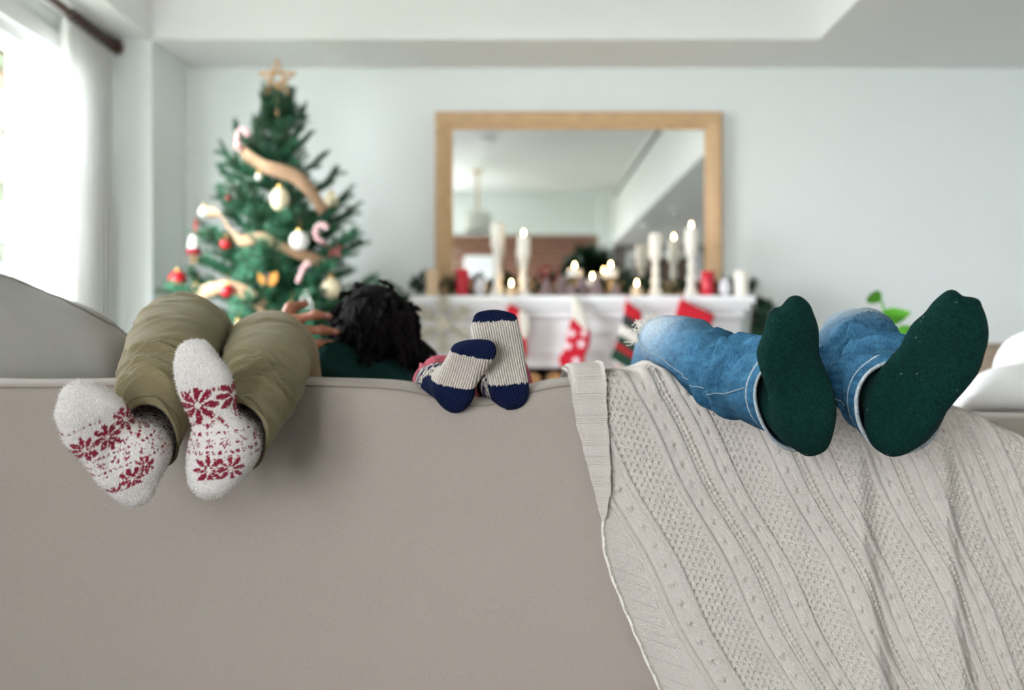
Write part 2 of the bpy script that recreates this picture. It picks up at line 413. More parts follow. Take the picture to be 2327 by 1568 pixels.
# window wall: pieces around the openings
w = MB(); t = 0.2; ys = YR-0.1
for (y0, y1) in sorted(WINS):
    w.box(XW-t, XW, ys, y0, 0, ZL); w.box(XW-t, XW, y0, y1, 0, WZ0); w.box(XW-t, XW, y0, y1, WZ1, ZL); ys = y1
w.box(XW-t, XW, ys, YB, 0, ZL)
struct(w, 'wall_left', M['wall'])
for i, (y0, y1) in enumerate(WINS):
    root = empty('window_%d' % (i+1), (XW-0.1, (y0+y1)/2, WZ0)); tag(root, kind='structure')
    fx0, fx1 = XW-0.075, XW-0.005; fw = 0.05
    fr = MB().box(fx0, fx1, y0, y0+fw, WZ0, WZ1).box(fx0, fx1, y1-fw, y1, WZ0, WZ1).box(fx0, fx1, y0+fw, y1-fw, WZ0, WZ0+fw).box(fx0, fx1, y0+fw, y1-fw, WZ1-fw, WZ1)
    fr.build('window_frame', M['white_gloss'], root, bevel=0.004)
    MB().box(XW-0.2, XW+0.02, y0-0.05, y1+0.05, WZ0-0.035, WZ0).build('window_sill', M['white_gloss'], root, bevel=0.004)
    cs = MB()      # casing on the room side
    cs.box(XW, XW+0.02, y0-0.07, y0, WZ0, WZ1+0.07).box(XW, XW+0.02, y1, y1+0.07, WZ0, WZ1+0.07).box(XW, XW+0.02, y0, y1, WZ1, WZ1+0.07)
    cs.build('casing', M['white_gloss'], root)
    nc = max(2, round((y1-y0)/0.34)); nr = 4
    gy = np.linspace(y0+fw, y1-fw, nc+1); gz = np.linspace(WZ0+fw, WZ1-fw, nr+1)
    for g in gy[1:-1]: MB().box(fx0+0.026, fx1-0.024, g-0.012, g+0.012, WZ0+fw, WZ1-fw).build('muntin', M['white_gloss'], root)
    for g in gz[1:-1]: MB().box(fx0+0.027, fx1-0.025, y0+fw, y1-fw, g-0.014, g+0.014).build('muntin', M['white_gloss'], root)
    for a in range(nc):
        for b in range(nr):
            ya, yb, za, zb = gy[a], gy[a+1], gz[b], gz[b+1]; xx = XW-0.040
            mk('pane', [(xx, ya, za), (xx, yb, za), (xx, yb, zb), (xx, ya, zb)], [(0, 1, 2, 3)], M['pane'], root, False)

# the brick wall behind the camera (seen in the mirror): white above, brick below
XBK = 1.17; ZBK = 2.42
struct(MB().box(XW-0.2, XBK, YR-0.1, YR, ZBK, ZH).box(XBK, XBEAM, YR-0.1, YR+0.10, 0, ZH), 'wall_rear', M['wall'])
struct(MB().box(XBEAM, XR, YR-0.1, YR, 0, ZL), 'wall_rear_right', M['taupe'])
wb = mk('wall_rear_brick', *(lambda b: (b.v, b.f))(MB().box(XW-0.2, RWX0, YR-0.1, YR, 0, ZBK).box(RWX1, XBK, YR-0.1, YR, 0, ZBK).box(RWX0, RWX1, YR-0.1, YR, 0, RWZ0).box(RWX0, RWX1, YR-0.1, YR, RWZ1, ZBK)), M['mortar'], None, False, kind='structure')
bw, bh, gp = 0.215, 0.068, 0.012
bm_ = MB().box(-bw/2, bw/2, -0.01, 0.014, 0, bh); brick_me = mesh_from('brick', bm_.v, bm_.f, False); brick_me.materials.append(M['brick'])
rest = MB(); nb = 0
row = 0; z = 0.01
while z+bh < ZBK:
    x = XW+(0.0 if row % 2 else -bw/2)+bw/2+0.01
    while x+bw/2 < XBK:
        if x-bw/2 > XW and not (x+bw/2 > RWX0 and x-bw/2 < RWX1 and z+bh > RWZ0 and z < RWZ1):
            if z > 1.55 and -1.0 < x < 1.17 and nb < 298:
                o = link_mesh('brick', brick_me, wb, (x, YR, z), None, (1, random.uniform(0.8, 1.3), 1)); nb += 1
            else: rest.box(x-bw/2, x+bw/2, YR-0.01, YR+0.014, z, z+bh)
        x += bw+gp
    z += bh+gp; row += 1
rest.build('brick_courses', M['brick'], wb, kind='stuff')

rw = empty('window_3', ((RWX0+RWX1)/2, YR-0.05, RWZ0)); tag(rw, kind='structure')  # added out of view, to throw daylight onto faces turned to the camera
f_ = 0.06
MB().box(RWX0, RWX0+f_, YR-0.09, YR-0.03, RWZ0, RWZ1).box(RWX1-f_, RWX1, YR-0.09, YR-0.03, RWZ0, RWZ1).box(RWX0+f_, RWX1-f_, YR-0.09, YR-0.03, RWZ0, RWZ0+f_).box(RWX0+f_, RWX1-f_, YR-0.09, YR-0.03, RWZ1-f_, RWZ1).build('window_frame', M['white_gloss'], rw)
xm = (RWX0+RWX1)/2; MB().box(xm-0.02, xm+0.02, YR-0.085, YR-0.035, RWZ0+f_, RWZ1-f_).build('muntin', M['white_gloss'], rw)
for xa, xb in ((RWX0+f_, xm-0.02), (xm+0.02, RWX1-f_)):
    mk('pane', [(xa, YR-0.06, RWZ0+f_), (xb, YR-0.06, RWZ0+f_), (xb, YR-0.06, RWZ1-f_), (xa, YR-0.06, RWZ1-f_)], [(0, 1, 2, 3)], M['pane'], rw, False)
# skirting along the walls
struct(MB().box(XP, XR, YB-0.015, YB, 0, 0.1), 'baseboard_back', M['white_gloss'])
struct(MB().box(XR-0.015, XR, YR, YB-0.015, 0, 0.1), 'baseboard_right', M['white_gloss'])

# long slot vent in the beam face
av = empty('air_vent', (XBEAM, -1.5, 2.86)); tag(av, 'long dark slot vent high on the white beam face', 'air vent')
MB().box(XBEAM-0.012, XBEAM-0.001, -3.5, 0.6, 2.85, 2.92).build('vent_slot', M['dark_gap'], av)
MB().box(XBEAM-0.018, XBEAM-0.002, -3.52, 0.62, 2.92, 2.935).box(XBEAM-0.018, XBEAM-0.002, -3.52, 0.62, 2.835, 2.85).build('vent_trim', M['white_gloss'], av)

# curtain on a turned wooden rod
ro = empty('curtain_rod', (-1.735, 2.9, 2.215)); tag(ro, 'dark turned wooden curtain rod above the window', 'curtain rod')
MB().tube([(-1.735, 1.9, 2.235), (-1.735, 4.34, 2.235)], 0.016, 16).build('pole', M['rod'], ro, smooth=True)
for yy in (3.45, 4.36):
    MB().lathe((-1.735, yy-0.05, 2.235), [(0.016, 0), (0.028, 0.008), (0.02, 0.018), (0.03, 0.03), (0.034, 0.05), (0.026, 0.07), (0.012, 0.085), (0.004, 0.09)], 20, (0, 1, 0)).build('finial', M['rod'], ro, smooth=True)
for k in range(9):
    yy = 3.93+k*0.045
    a = [(-1.735+0.024*math.cos(q), yy, 2.232+0.024*math.sin(q)) for q in np.linspace(0, 2*PI, 17)]
    MB().tube(a, 0.004, 6).build('ring', M['rod'], ro, smooth=True)
MB().box(XW, -1.72, 2.6, 2.63, 2.22, 2.25).build('bracket', M['rod'], ro)
nu, nv = 150, 60; vv = []
for j in range(nv+1):
    q = j/nv; z = 2.205-q*2.17
    for i in range(nu+1):
        u = i/nu; wob = 0.035*math.sin(u*2*PI*8.5+0.6*math.sin(q*3))*(0.55+0.6*q)
        y0 = 3.86+0.10*math.sin(q*2.2)**2; y1 = 4.335
        vv.append((-1.745+wob-0.03*q, y0+(y1-y0)*u+0.012*math.sin(u*2*PI*8.5*2+1), z))
ff = [(j*(nu+1)+i, j*(nu+1)+i+1, (j+1)*(nu+1)+i+1, (j+1)*(nu+1)+i) for j in range(nv) for i in range(nu)]
mk('curtain', vv, ff, M['curtain'], label='sheer white curtain gathered beside the bright window', cat='curtain')

# outdoors, seen blown out through the panes
struct(MB().box(-14, XW-0.25, -8, 14, -0.12, -0.02), 'ground', M['paving'])
def outdoor_tree(loc, h, r, seed, label):
    rg = np.random.default_rng(seed); root = empty('garden_tree', loc); tag(root, label, 'tree')
    MB().tube([Vector(loc), Vector(loc)+Vector((0.05, 0, h*0.5)), Vector(loc)+Vector((0, 0.1, h*0.85))], [0.08, 0.06, 0.03], 8).build('trunk', M['bark'], root, smooth=True)
    n = 2600; d = rg.normal(size=(n, 3)); d /= np.linalg.norm(d, axis=1)[:, None]
    c = np.array(loc)+[0, 0, h*0.75]+d*(r*rg.uniform(0.4, 1, (n, 1)))*[1, 1, 0.9]
    a = rg.normal(size=(n, 3)); a /= np.linalg.norm(a, axis=1)[:, None]; b = np.cross(a, d); s = 0.075
    v = np.stack([c-a*s, c+b*s*0.5, c+a*s, c-b*s*0.5], 1).reshape(-1, 3)
    mk('foliage', v, np.arange(n*4).reshape(n, 4), M['outdoor'], root, False, kind='stuff')
# tall hedge added to dim the bright sky behind the near panes
hd = empty('added_hedge', (-4.9, 7.6, -0.02)); tag(hd, 'tall green hedge added to dim the sky behind the panes', 'hedge')
MB().box(-7.6, -2.35, 7.4, 7.9, -0.02, 4.3).build('branches', M['bark'], hd)
rg = np.random.default_rng(6); n = 15000
c = np.stack([rg.uniform(-7.7, -2.25, n), rg.uniform(7.22, 7.42, n), rg.uniform(0.0, 4.45, n)], 1)
a = rg.normal(size=(n, 3)); a /= np.linalg.norm(a, axis=1)[:, None]; b = np.cross(a, rg.normal(size=(n, 3))); b /= np.linalg.norm(b, axis=1)[:, None]; s = 0.06
mk('foliage', np.stack([c-a*s, c+b*s*0.6, c+a*s, c-b*s*0.6], 1).reshape(-1, 3), np.arange(n*4).reshape(n, 4), M['outdoor'], hd, False, kind='stuff')
# pale carpet added to bounce light up at the fireplace
nx_, ny_ = 60, 30; rv = [(-1.55+2.75*i/nx_, 2.98+0.86*j/ny_, 0.014+0.002*math.sin(i*1.7)*math.cos(j*1.3)) for j in range(ny_+1) for i in range(nx_+1)]
rf = [(j*(nx_+1)+i, j*(nx_+1)+i+1, (j+1)*(nx_+1)+i+1, (j+1)*(nx_+1)+i) for j in range(ny_) for i in range(nx_)]
bounce_rug = mk('bounce_rug', rv, rf, M['bounce_rug'], label='pale carpet added to bounce light at the fireplace', cat='bounce_rug')
sm = bounce_rug.modifiers.new('solid', 'SOLIDIFY'); sm.thickness = 0.012; sm.offset = -1
# ------------------------------------------------------------------ sofa
YS0, YS1 = 1.75, 1.95           # rear face and inner face of the sofa back
def sofa_top(x):
    x = np.asarray(x, float)
    dip = 0.034*np.exp(-((x+0.06)/0.095)**2)
    fall = np.where(x > 0.45, 0.16*np.clip((x-0.45)/0.52, 0, 1)**2.2, 0)
    return 0.866-dip-fall+0.003*np.sin(x*9)
sofa = empty('sofa', (-0.2, 2.3, 0)); tag(sofa, 'beige linen sofa seen from behind, with draped knit throw', 'sofa')
def back_profile(top, z0=0.09, r=0.022):
    """closed section of the sofa back in (y, z), rear face first"""
    pts = []
    for z in np.linspace(z0, top-r, 26): pts.append((YS0-0.012*math.sin(PI*(z-z0)/(top-z0)), z))
    for a in np.linspace(PI, PI/2, 7)[1:]: pts.append((YS0+r+r*math.cos(a), top-r+r*math.sin(a)))
    for q in np.linspace(0, 1, 8)[1:-1]: pts.append((YS0+r+(YS1-YS0-2*r)*q, top+0.004*math.sin(PI*q)))
    for a in np.linspace(PI/2, 0, 7): pts.append((YS1-r+r*math.cos(a), top-r+r*math.sin(a)))
    for z in np.linspace(top-r, z0, 10)[1:]: pts.append((YS1, z))
    return pts
XA, XZ = -1.45, 1.02
xs = np.concatenate([np.linspace(XA, XA+0.03, 5)[:-1], np.linspace(XA+0.03, XZ-0.03, 130), np.linspace(XZ-0.03, XZ, 5)[1:]])
V = []; nprof = None
for x in xs:
    e = min(1.0, max(0, min(x-XA, XZ-x)/0.03)); s_ = 0.03*(1-math.sqrt(max(0, 1-(1-e)**2)))
    pr = back_profile(float(sofa_top(x))-s_); nprof = len(pr)
    yc = (YS0+YS1)/2; k = 1-s_/0.1
    V += [(x, yc+(y-yc)*k, z) for (y, z) in pr]
F = [(i*nprof+j, i*nprof+(j+1) % nprof, (i+1)*nprof+(j+1) % nprof, (i+1)*nprof+j) for i in range(len(xs)-1) for j in range(nprof)]
F.append(tuple(range(nprof-1, -1, -1))); F.append(tuple((len(xs)-1)*nprof+j for j in range(nprof)))
mk('backrest', V, F, M['sofa'], sofa)
from mathutils.bvhtree import BVHTree
def surface(verts, faces, outside):
    b = BVHTree.FromPolygons([tuple(map(float, p)) for p in verts], [tuple(map(int, q)) for q in faces])
    h = b.find_nearest(Vector(outside)); return b, (1.0 if (Vector(outside)-h[0]).dot(h[1]) > 0 else -1.0)
SOFA_BACK = surface(V, F, (-0.5, 1.5, 0.5))
def press(verts, surf, keep, reach=0.09):
    """where soft things rest on a surface, flatten them against it instead of letting them sink in"""
    b, sg = surf; out = np.array(verts, float)
    for i in np.nonzero((out[:, 1] > 1.60) & (out[:, 1] < 2.08) & (out[:, 2] > 0.70) & (out[:, 2] < 1.0))[0]:
        h = b.find_nearest(Vector(out[i]), reach)
        if h[0] is None: continue
        n = h[1]*sg; d = (Vector(out[i])-h[0]).dot(n)
        if d < keep: out[i] = np.array(h[0]+n*keep)
    return out
# stitched seam just below the top edge
sp = [(x, YS0-0.0005+0.0035, float(sofa_top(x))-0.008) for x in np.linspace(XA+0.04, XZ-0.05, 130)]
MB().tube(sp, 0.0016, 6).build('seam', M['sofa_seam'], sofa, smooth=True)
MB().box(XA, XZ, YS1, 2.92, 0.10, 0.30).build('base', M['sofa'], sofa, bevel=0.02)
for (x0, x1) in ((XA+0.22, -0.42), (-0.41, 0.40), (0.41, XZ-0.02)):
    MB().box(x0, x1, YS1+0.01, 2.95, 0.30, 0.44).build('seat_cushion', M['sofa'], sofa, bevel=0.04, smooth=False)
MB().box(XA, XA+0.21, YS1, 2.93, 0.10, 0.64).build('armrest', M['sofa'], sofa, bevel=0.04)
MB().box(0.955, 1.42, YS1+0.02, 2.93, 0.10, 0.782).build('armrest', M['sofa'], sofa, bevel=0.03)
for x in (XA+0.08, XZ-0.08):
    for y in (YS0+0.08, 2.82):
        MB().lathe((x, y, 0), [(0.018, 0), (0.026, 0.10)], 14).build('leg', M['rod'], sofa, smooth=True)

# plump cushions standing on the seat
def plane_frame(c, n, up=(0, 0, 1)):
    n = Vector(n).normalized(); v = (Vector(up)-n*Vector(up).dot(n)).normalized(); u = v.cross(n); return Vector(c), u, v, n   # n towards the viewer, u to the right
def outline_from_px(px, c, u, v, n):
    eye = Vector((0, 0, CZ)); out = []
    for (x, y) in px:
        d = P(x, y, 1.0)-eye; t = (c-eye).dot(n)/d.dot(n); q = eye+d*t-c; out.append((q.dot(u), q.dot(v)))
    return out
def to_world(loc, c, u, v, n):
    return np.array(c)+loc[:, :1]*np.array(u)+loc[:, 1:2]*np.array(v)+loc[:, 2:3]*np.array(n)
def soft_thing(name, px, Y, thick, k, h, m, normal=(0, -1, 0), parent=None, colfn=None, extra=None, base=None, **kw):
    cx = np.mean([p[0] for p in px]); cy = np.mean([p[1] for p in px])
    fr = plane_frame(P(cx, cy, Y), normal); ol = outline_from_px(px, *fr)
    v, f = soft_outline(ol, thick, k, h, extra)
    if base is not None:                                    # set it down on what carries it
        dz = base-to_world(v, *fr)[:, 2].min(); fr = (fr[0]+Vector((0, 0, dz)), *fr[1:])
    col = None
    if colfn is not None:
        w = to_world(v, *fr); col = colfn(w)
    return mk(name, to_world(v, *fr), f, m, parent, True, col=col, **kw), fr, ol

def cush_wr(U, V, N):
    return 0.010*np.sin(U*40+V*26)*np.exp(-((U-0.17)/0.10)**2)+0.009*np.sin(V*52-U*34)*np.exp(-((U-0.22)/0.08)**2)+0.004*np.sin(U*17-V*21)
cpx = [(-128, 640), (-70, 626), (0, 628), (65, 642), (130, 668), (190, 697), (240, 722), (268, 738), (296, 752), (312, 768), (310, 800), (296, 850), (285, 930), (282, 1100), (280, 1290), (90, 1316), (-120, 1300), (-140, 960)]
cq, cfr, col_ = soft_thing('back_cushion', cpx, 2.12, 0.2, 0.085, 0.009, M['cushion'], (0.05, -1, 0.16), extra=cush_wr,
    label='large slumped grey twill back cushion with piped seam', cat='cushion')
ring = closed_curve(col_, 150)*0.955
wv = np.array([v.co for v in cq.data.vertices])+np.array(ORG[cq])-np.array(cfr[0])       # seam laid on the front surface of the cushion
uvn = np.stack([wv @ np.array(cfr[1]), wv @ np.array(cfr[2]), wv @ np.array(cfr[3])], 1); uvn = uvn[uvn[:, 2] > -0.01]
sm_pts = []
for a, b in ring[10:96]:
    q = uvn[np.argmin((uvn[:, 0]-a)**2+(uvn[:, 1]-b)**2)]; sm_pts.append(Vector(cfr[0])+cfr[1]*q[0]+cfr[2]*q[1]+cfr[3]*(q[2]+0.001))
sm_pts = [Vector(p) for p in catmull([np.array(p) for p in sm_pts[::3]], 80)]
MB().tube(sm_pts, 0.0026, 6).build('seam', M['cushion_seam'], cq, smooth=True)
ppx = [(2172, 915), (2198, 880), (2240, 855), (2300, 844), (2380, 842), (2436, 856), (2446, 900), (2430, 935), (2330, 945), (2220, 945), (2180, 938)]
soft_thing('scatter_pillow', ppx, 2.24, 0.13, 0.06, 0.008, M['pillow'], (0, -1, 0.35), base=0.776, label='white cotton pillow lying on the sofa arm, lower of the two', cat='pillow', group='white pillows')
ppx = [(2264, 860), (2272, 815), (2295, 778), (2335, 756), (2380, 748), (2430, 758), (2452, 800), (2456, 870), (2440, 922), (2360, 934), (2290, 926), (2266, 900)]
soft_thing('scatter_pillow', ppx, 2.42, 0.14, 0.065, 0.009, M['pillow'], (0, -1, 0.12), base=0.776, label='white cotton pillow standing behind the lower white pillow', cat='pillow', group='white pillows')
# ------------------------------------------------------------------ knitted throw over the sofa back
R_ = 0.026
def drape(s, x):
    """section of the drape: s < 0 over the top, 0 at the rear top edge, s > 0 down the rear face -> y, z, normal(y, z)"""
    top = sofa_top(x)+0.004; q = PI/2*R_
    y = np.empty_like(s); z = np.empty_like(s); ny = np.empty_like(s); nz = np.empty_like(s)
    wid = YS1-YS0-2*R_
    a = s < -q/2-wid-q; y[a] = YS1+0.006; z[a] = (top-R_)[a]+(s[a]+q/2+wid+q); ny[a] = 1; nz[a] = 0
    b = (s >= -q/2-wid-q) & (s < -q/2-wid); t = (s[b]+q/2+wid+q)/q*PI/2
    y[b] = YS1-R_+(R_+0.006)*np.cos(t); z[b] = top[b]-R_+R_*np.sin(t); ny[b] = np.cos(t); nz[b] = np.sin(t)
    c = (s >= -q/2-wid) & (s < -q/2); y[c] = YS0+R_+(-q/2-s[c]); z[c] = top[c]; ny[c] = 0; nz[c] = 1
    d = (s >= -q/2) & (s < q/2); t = (s[d]+q/2)/q*PI/2
    y[d] = YS0+R_-(R_+0.006)*np.sin(t); z[d] = top[d]-R_+R_*np.cos(t); ny[d] = -np.sin(t); nz[d] = np.cos(t)
    e = s >= q/2; y[e] = YS0-0.006-0.010*np.clip((s[e]-q/2)/0.3, 0, 1); z[e] = top[e]-R_-(s[e]-q/2); ny[e] = -1; nz[e] = 0
    return y, z, ny, nz
KPX = 1.735/FPX
ES = np.array([-0.35, -0.2, 0, .0715, .148, .241, .287, .333, .41, .487, .539, .66]); EX = np.array([-0.02, -0.006, 0, .0115, .031, .056, .057, .069, .1, .133, .158, .21])
X_L0 = (1296-1163.5)*KPX
def x_left(s): return X_L0+np.interp(s, ES, EX)+0.0006*np.sin(s*140)
XB0 = (1424-1163.5)*KPX          # where the first rib crosses the sofa edge
PER = 0.177
def fold_line(px, py): return (np.array(py)-867)*KPX, (np.array(px)-1163.5)*KPX
FOLDS = [(*fold_line([1925, 1928, 1950, 1985, 2010], [867, 1050, 1300, 1568, 1700]), 0.036, 0.17, 0.030), (*fold_line([2120, 2122, 2140, 2175, 2200], [867, 1050, 1300, 1568, 1700]), 0.034, 0.13, 0.028),
         (*fold_line([1740, 1752, 1800, 1850, 1880], [867, 1000, 1300, 1568, 1700]), 0.014, 0.13, 0.035), (*fold_line([1440, 1500, 1600, 1700, 1740], [867, 1000, 1250, 1568, 1700]), 0.011, 0.10, 0.045)]
def pattern(x, s):
    """relief of the knit in metres and fabric coordinates"""
    sp = np.where(s > 0, s, 0.55*s)
    p = x-XB0-0.53*sp-0.004*np.sin(sp*26); q = sp*1.13+(x-XB0)*0.2
    g = np.mod(p, PER); left = p < 0
    h = np.zeros_like(x)
    def rib(u, w=0.0062, hgt=0.0056):
        m = np.exp(-(u/w)**4); return hgt*m*(1+0.22*np.cos(u*2*PI/0.0037))
    def near(c): u = np.mod(p-c+PER/2, PER)-PER/2; return u
    for c in (0.0, 0.037, 0.075, 0.105): h += np.where(p > -0.02, rib(near(c)), 0)
    for c in (-0.085, -0.135): h += rib(p-c)
    holes = np.zeros_like(x)
    def eyelets(u, qq, du, dq, r, depth):
        a = u/du; b = qq/dq; ia = np.round(a); off = np.where(np.mod(ia, 2) > 0.5, 0.5, 0.0); ib = np.round(b-off)+off
        d2 = ((a-ia)*du)**2+((b-ib)*dq)**2
        return depth*np.exp(-(d2/(r*r))**2)
    lace = ((g > 0.112) & (g < 0.170) & ~left) | (left & (p > -0.078) & (p < -0.007))
    holes += np.where(lace, eyelets(p-0.141, q+0.35*p, 0.0098, 0.0150, 0.0027, 0.0070), 0)
    lad = (g > 0.045) & (g < 0.067) & ~left
    holes += np.where(lad, eyelets(g-0.0520, q, 0.0088, 0.0098, 0.0026, 0.0075), 0)
    h += np.where(lad, 0.0022*np.exp(-((g-0.0564)/0.003)**2)*(0.7+0.5*np.sin(q*2*PI/0.0098)), 0)
    def bobble(c, ph):
        u = np.mod(p-c+PER/2, PER)-PER/2; qq = np.mod(q+ph, 0.040)-0.020
        m = 0.0052*np.exp(-((u/0.0055)**2+(qq/0.0068)**2))-0.0042*np.exp(-(((u-0.0055)/0.0035)**2+((qq-0.004)/0.0045)**2))
        return m
    h += np.where(p > -0.02, bobble(0.0185, 0)+bobble(0.090, 0.018), 0)
    u = p+0.110; qq = np.mod(q+0.01, 0.040)-0.020
    h += 0.0055*np.exp(-((u/0.006)**2+(qq/0.0070)**2))-0.0045*np.exp(-(((u-0.0055)/0.0035)**2+((qq-0.004)/0.0045)**2))
    edge = x-x_left(s)                       # border: ribbed blocks along the left edge
    bz = np.clip((0.062-edge)/0.004, 0, 1)*np.clip((-0.145-p)/0.004, 0, 1)
    blk = np.mod(s*1.06-0.45*edge, 0.036)
    blockh = 0.0030*np.clip((blk-0.014)/0.0025, 0, 1)*np.clip((0.034-blk)/0.002, 0, 1)+0.0010*np.cos(s*2*PI/0.0046)*(blk < 0.014)
    h = h*(1-bz)+blockh*bz; holes *= 1-bz
    h += 0.0035*np.exp(-(edge/0.004)**2)
    return h-holes, p, q, holes
def folds(x, s):
    D = np.zeros_like(x); sp = np.clip(s, 0, 1)
    for (fs, fx, A, wl, wr) in FOLDS:
        xc = np.interp(s, fs, fx); u = x-xc
        ramp = np.where(u < 0, np.clip(1+u/wl, 0, 1)**1.6, np.exp(-(u/wr)**2))
        D += A*ramp*np.clip((s+0.02)/0.13, 0, 1)
    D += 0.0035*np.sin(x*46-s*16)*np.clip((s+0.04)/0.1, 0, 1)
    D += 0.010*np.exp(-((x-0.245-0.5*np.clip(s, 0, 1))/0.018)**2)*np.exp(-((s+0.05)/0.10)**2)     # bunched rib over the edge
    return D+0.007+0.004*np.exp(-((s+0.1)/0.08)**2)*(1+np.sin(x*30))
def knit_sheet(nx, ns, s0, s1, xr):
    u = np.linspace(0, 1, nx); s = np.linspace(s0, s1, ns); U, S = np.meshgrid(u, s, indexing='ij')
    xl = x_left(S); X = xl+U*(xr-xl); X0 = X.copy()
    h, p, q, holes = pattern(X, S); D = folds(X, S)+h
    y, z, ny, nz = drape(S.ravel(), X.ravel()); y = y.reshape(X.shape); z = z.reshape(X.shape); ny = ny.reshape(X.shape); nz = nz.reshape(X.shape)
    return np.stack([X, y+ny*D, z+nz*D], -1), p, q
nx, ns = 640, 590
G, p_, q_ = knit_sheet(nx, ns, -0.30, 0.66, 1.06)
i, j = np.meshgrid(np.arange(nx-1), np.arange(ns-1), indexing='ij')
quads = np.stack([i*ns+j, i*ns+j+1, (i+1)*ns+j+1, (i+1)*ns+j], -1).reshape(-1, 4)
WOOL = np.array(srgb(198, 191, 183)); wc = np.tile(WOOL, (nx*ns, 1))
throw = mk('knit_throw', G.reshape(-1, 3), quads, M['knit'], None, True, col=wc, vec=np.stack([p_, 0*p_, q_], -1).reshape(-1, 3),
           label='cream lace-knit wool throw draped over the sofa back', cat='throw')
# border band turned over at the top corner
ns2, nu2 = 420, 60; sv_ = np.linspace(-0.16, 0.243, ns2); uu = np.linspace(0, 1, nu2); S, U = np.meshgrid(sv_, uu, indexing='ij')
wid = np.interp(S, [-0.16, 0, 0.09, 0.18, 0.225, 0.243], [0.066, 0.063, 0.052, 0.032, 0.013, 0.002])
X = x_left(S)-0.002+U*wid
y, z, ny, nz = [a.reshape(X.shape) for a in drape(S.ravel(), X.ravel())]
band = np.mod(S+0.012, 0.036)
hh = 0.0015*np.where(band < 0.016, np.cos(S*2*PI/0.0042), 0.0)+0.0018*np.clip((band-0.016)/0.003, 0, 1)*np.clip((0.035-band)/0.003, 0, 1)
hh += 0.0035*np.exp(-(np.minimum(U, 1-U)*wid/0.0035)**2)
base = folds(x_left(S)+0.02, S)+0.014-0.010*np.exp(-(U*wid/0.006)**2)*0.8
D = base+hh
Vv = np.stack([X, y+ny*D, z+nz*D], -1).reshape(-1, 3)
i, j = np.meshgrid(np.arange(ns2-1), np.arange(nu2-1), indexing='ij')
qd = np.stack([i*nu2+j, i*nu2+j+1, (i+1)*nu2+j+1, (i+1)*nu2+j], -1).reshape(-1, 4)
low = np.stack([X, y+ny*(D-0.006), z+nz*(D-0.006)], -1).reshape(-1, 3); nn_ = len(Vv)
rim = []
for a in range(ns2-1): rim.append((a*nu2+nu2-1, (a+1)*nu2+nu2-1, nn_+(a+1)*nu2+nu2-1, nn_+a*nu2+nu2-1)); rim.append((a*nu2, nn_+a*nu2, nn_+(a+1)*nu2, (a+1)*nu2))
mk('folded_border', np.vstack([Vv, low]), np.vstack([qd, qd[:, ::-1]+nn_, np.array(rim)]), M['knit'], throw, True, col=np.tile(WOOL, (2*nn_, 1)), vec=np.stack([np.vstack([X, X]).ravel(), np.zeros(2*nn_), np.vstack([S, S]).ravel()], -1))
# rolled selvedge along the free edge
es = np.linspace(0.22, 0.655, 120); ex = x_left(es); yy, zz, ny, nz = drape(es, ex); dd = folds(ex, es)+0.003
MB().tube([(a, b+c*d, e) for a, b, c, d, e in zip(ex, yy, ny, dd, zz)], 0.0026, 8).build('selvedge', M['white_felt'], throw, smooth=True)
jt = 262      # the part of the throw over the top edge, for what rests on it
THROW_TOP = surface(G[:, :jt].reshape(-1, 3), (lambda i, j: np.stack([i*jt+j, i*jt+j+1, (i+1)*jt+j+1, (i+1)*jt+j], -1).reshape(-1, 4))(*np.meshgrid(np.arange(nx-1), np.arange(jt-1), indexing='ij')), (0.6, 1.5, 0.8))
# ------------------------------------------------------------------ people: feet in socks, trouser legs, bodies
def foot_frame(heel, toe, Yh, Yt, roll=0.0):
    H = P(*heel, Yh); T = P(*toe, Yt); v = (T-H).normalized()
    n = (Vector((0, 0, CZ))-(H+T)/2).normalized(); n = (n-v*n.dot(v)).normalized()
    n = Matrix.Rotation(roll, 3, v) @ n; u = v.cross(n).normalized()
    return H, u, v, n, (T-H).length

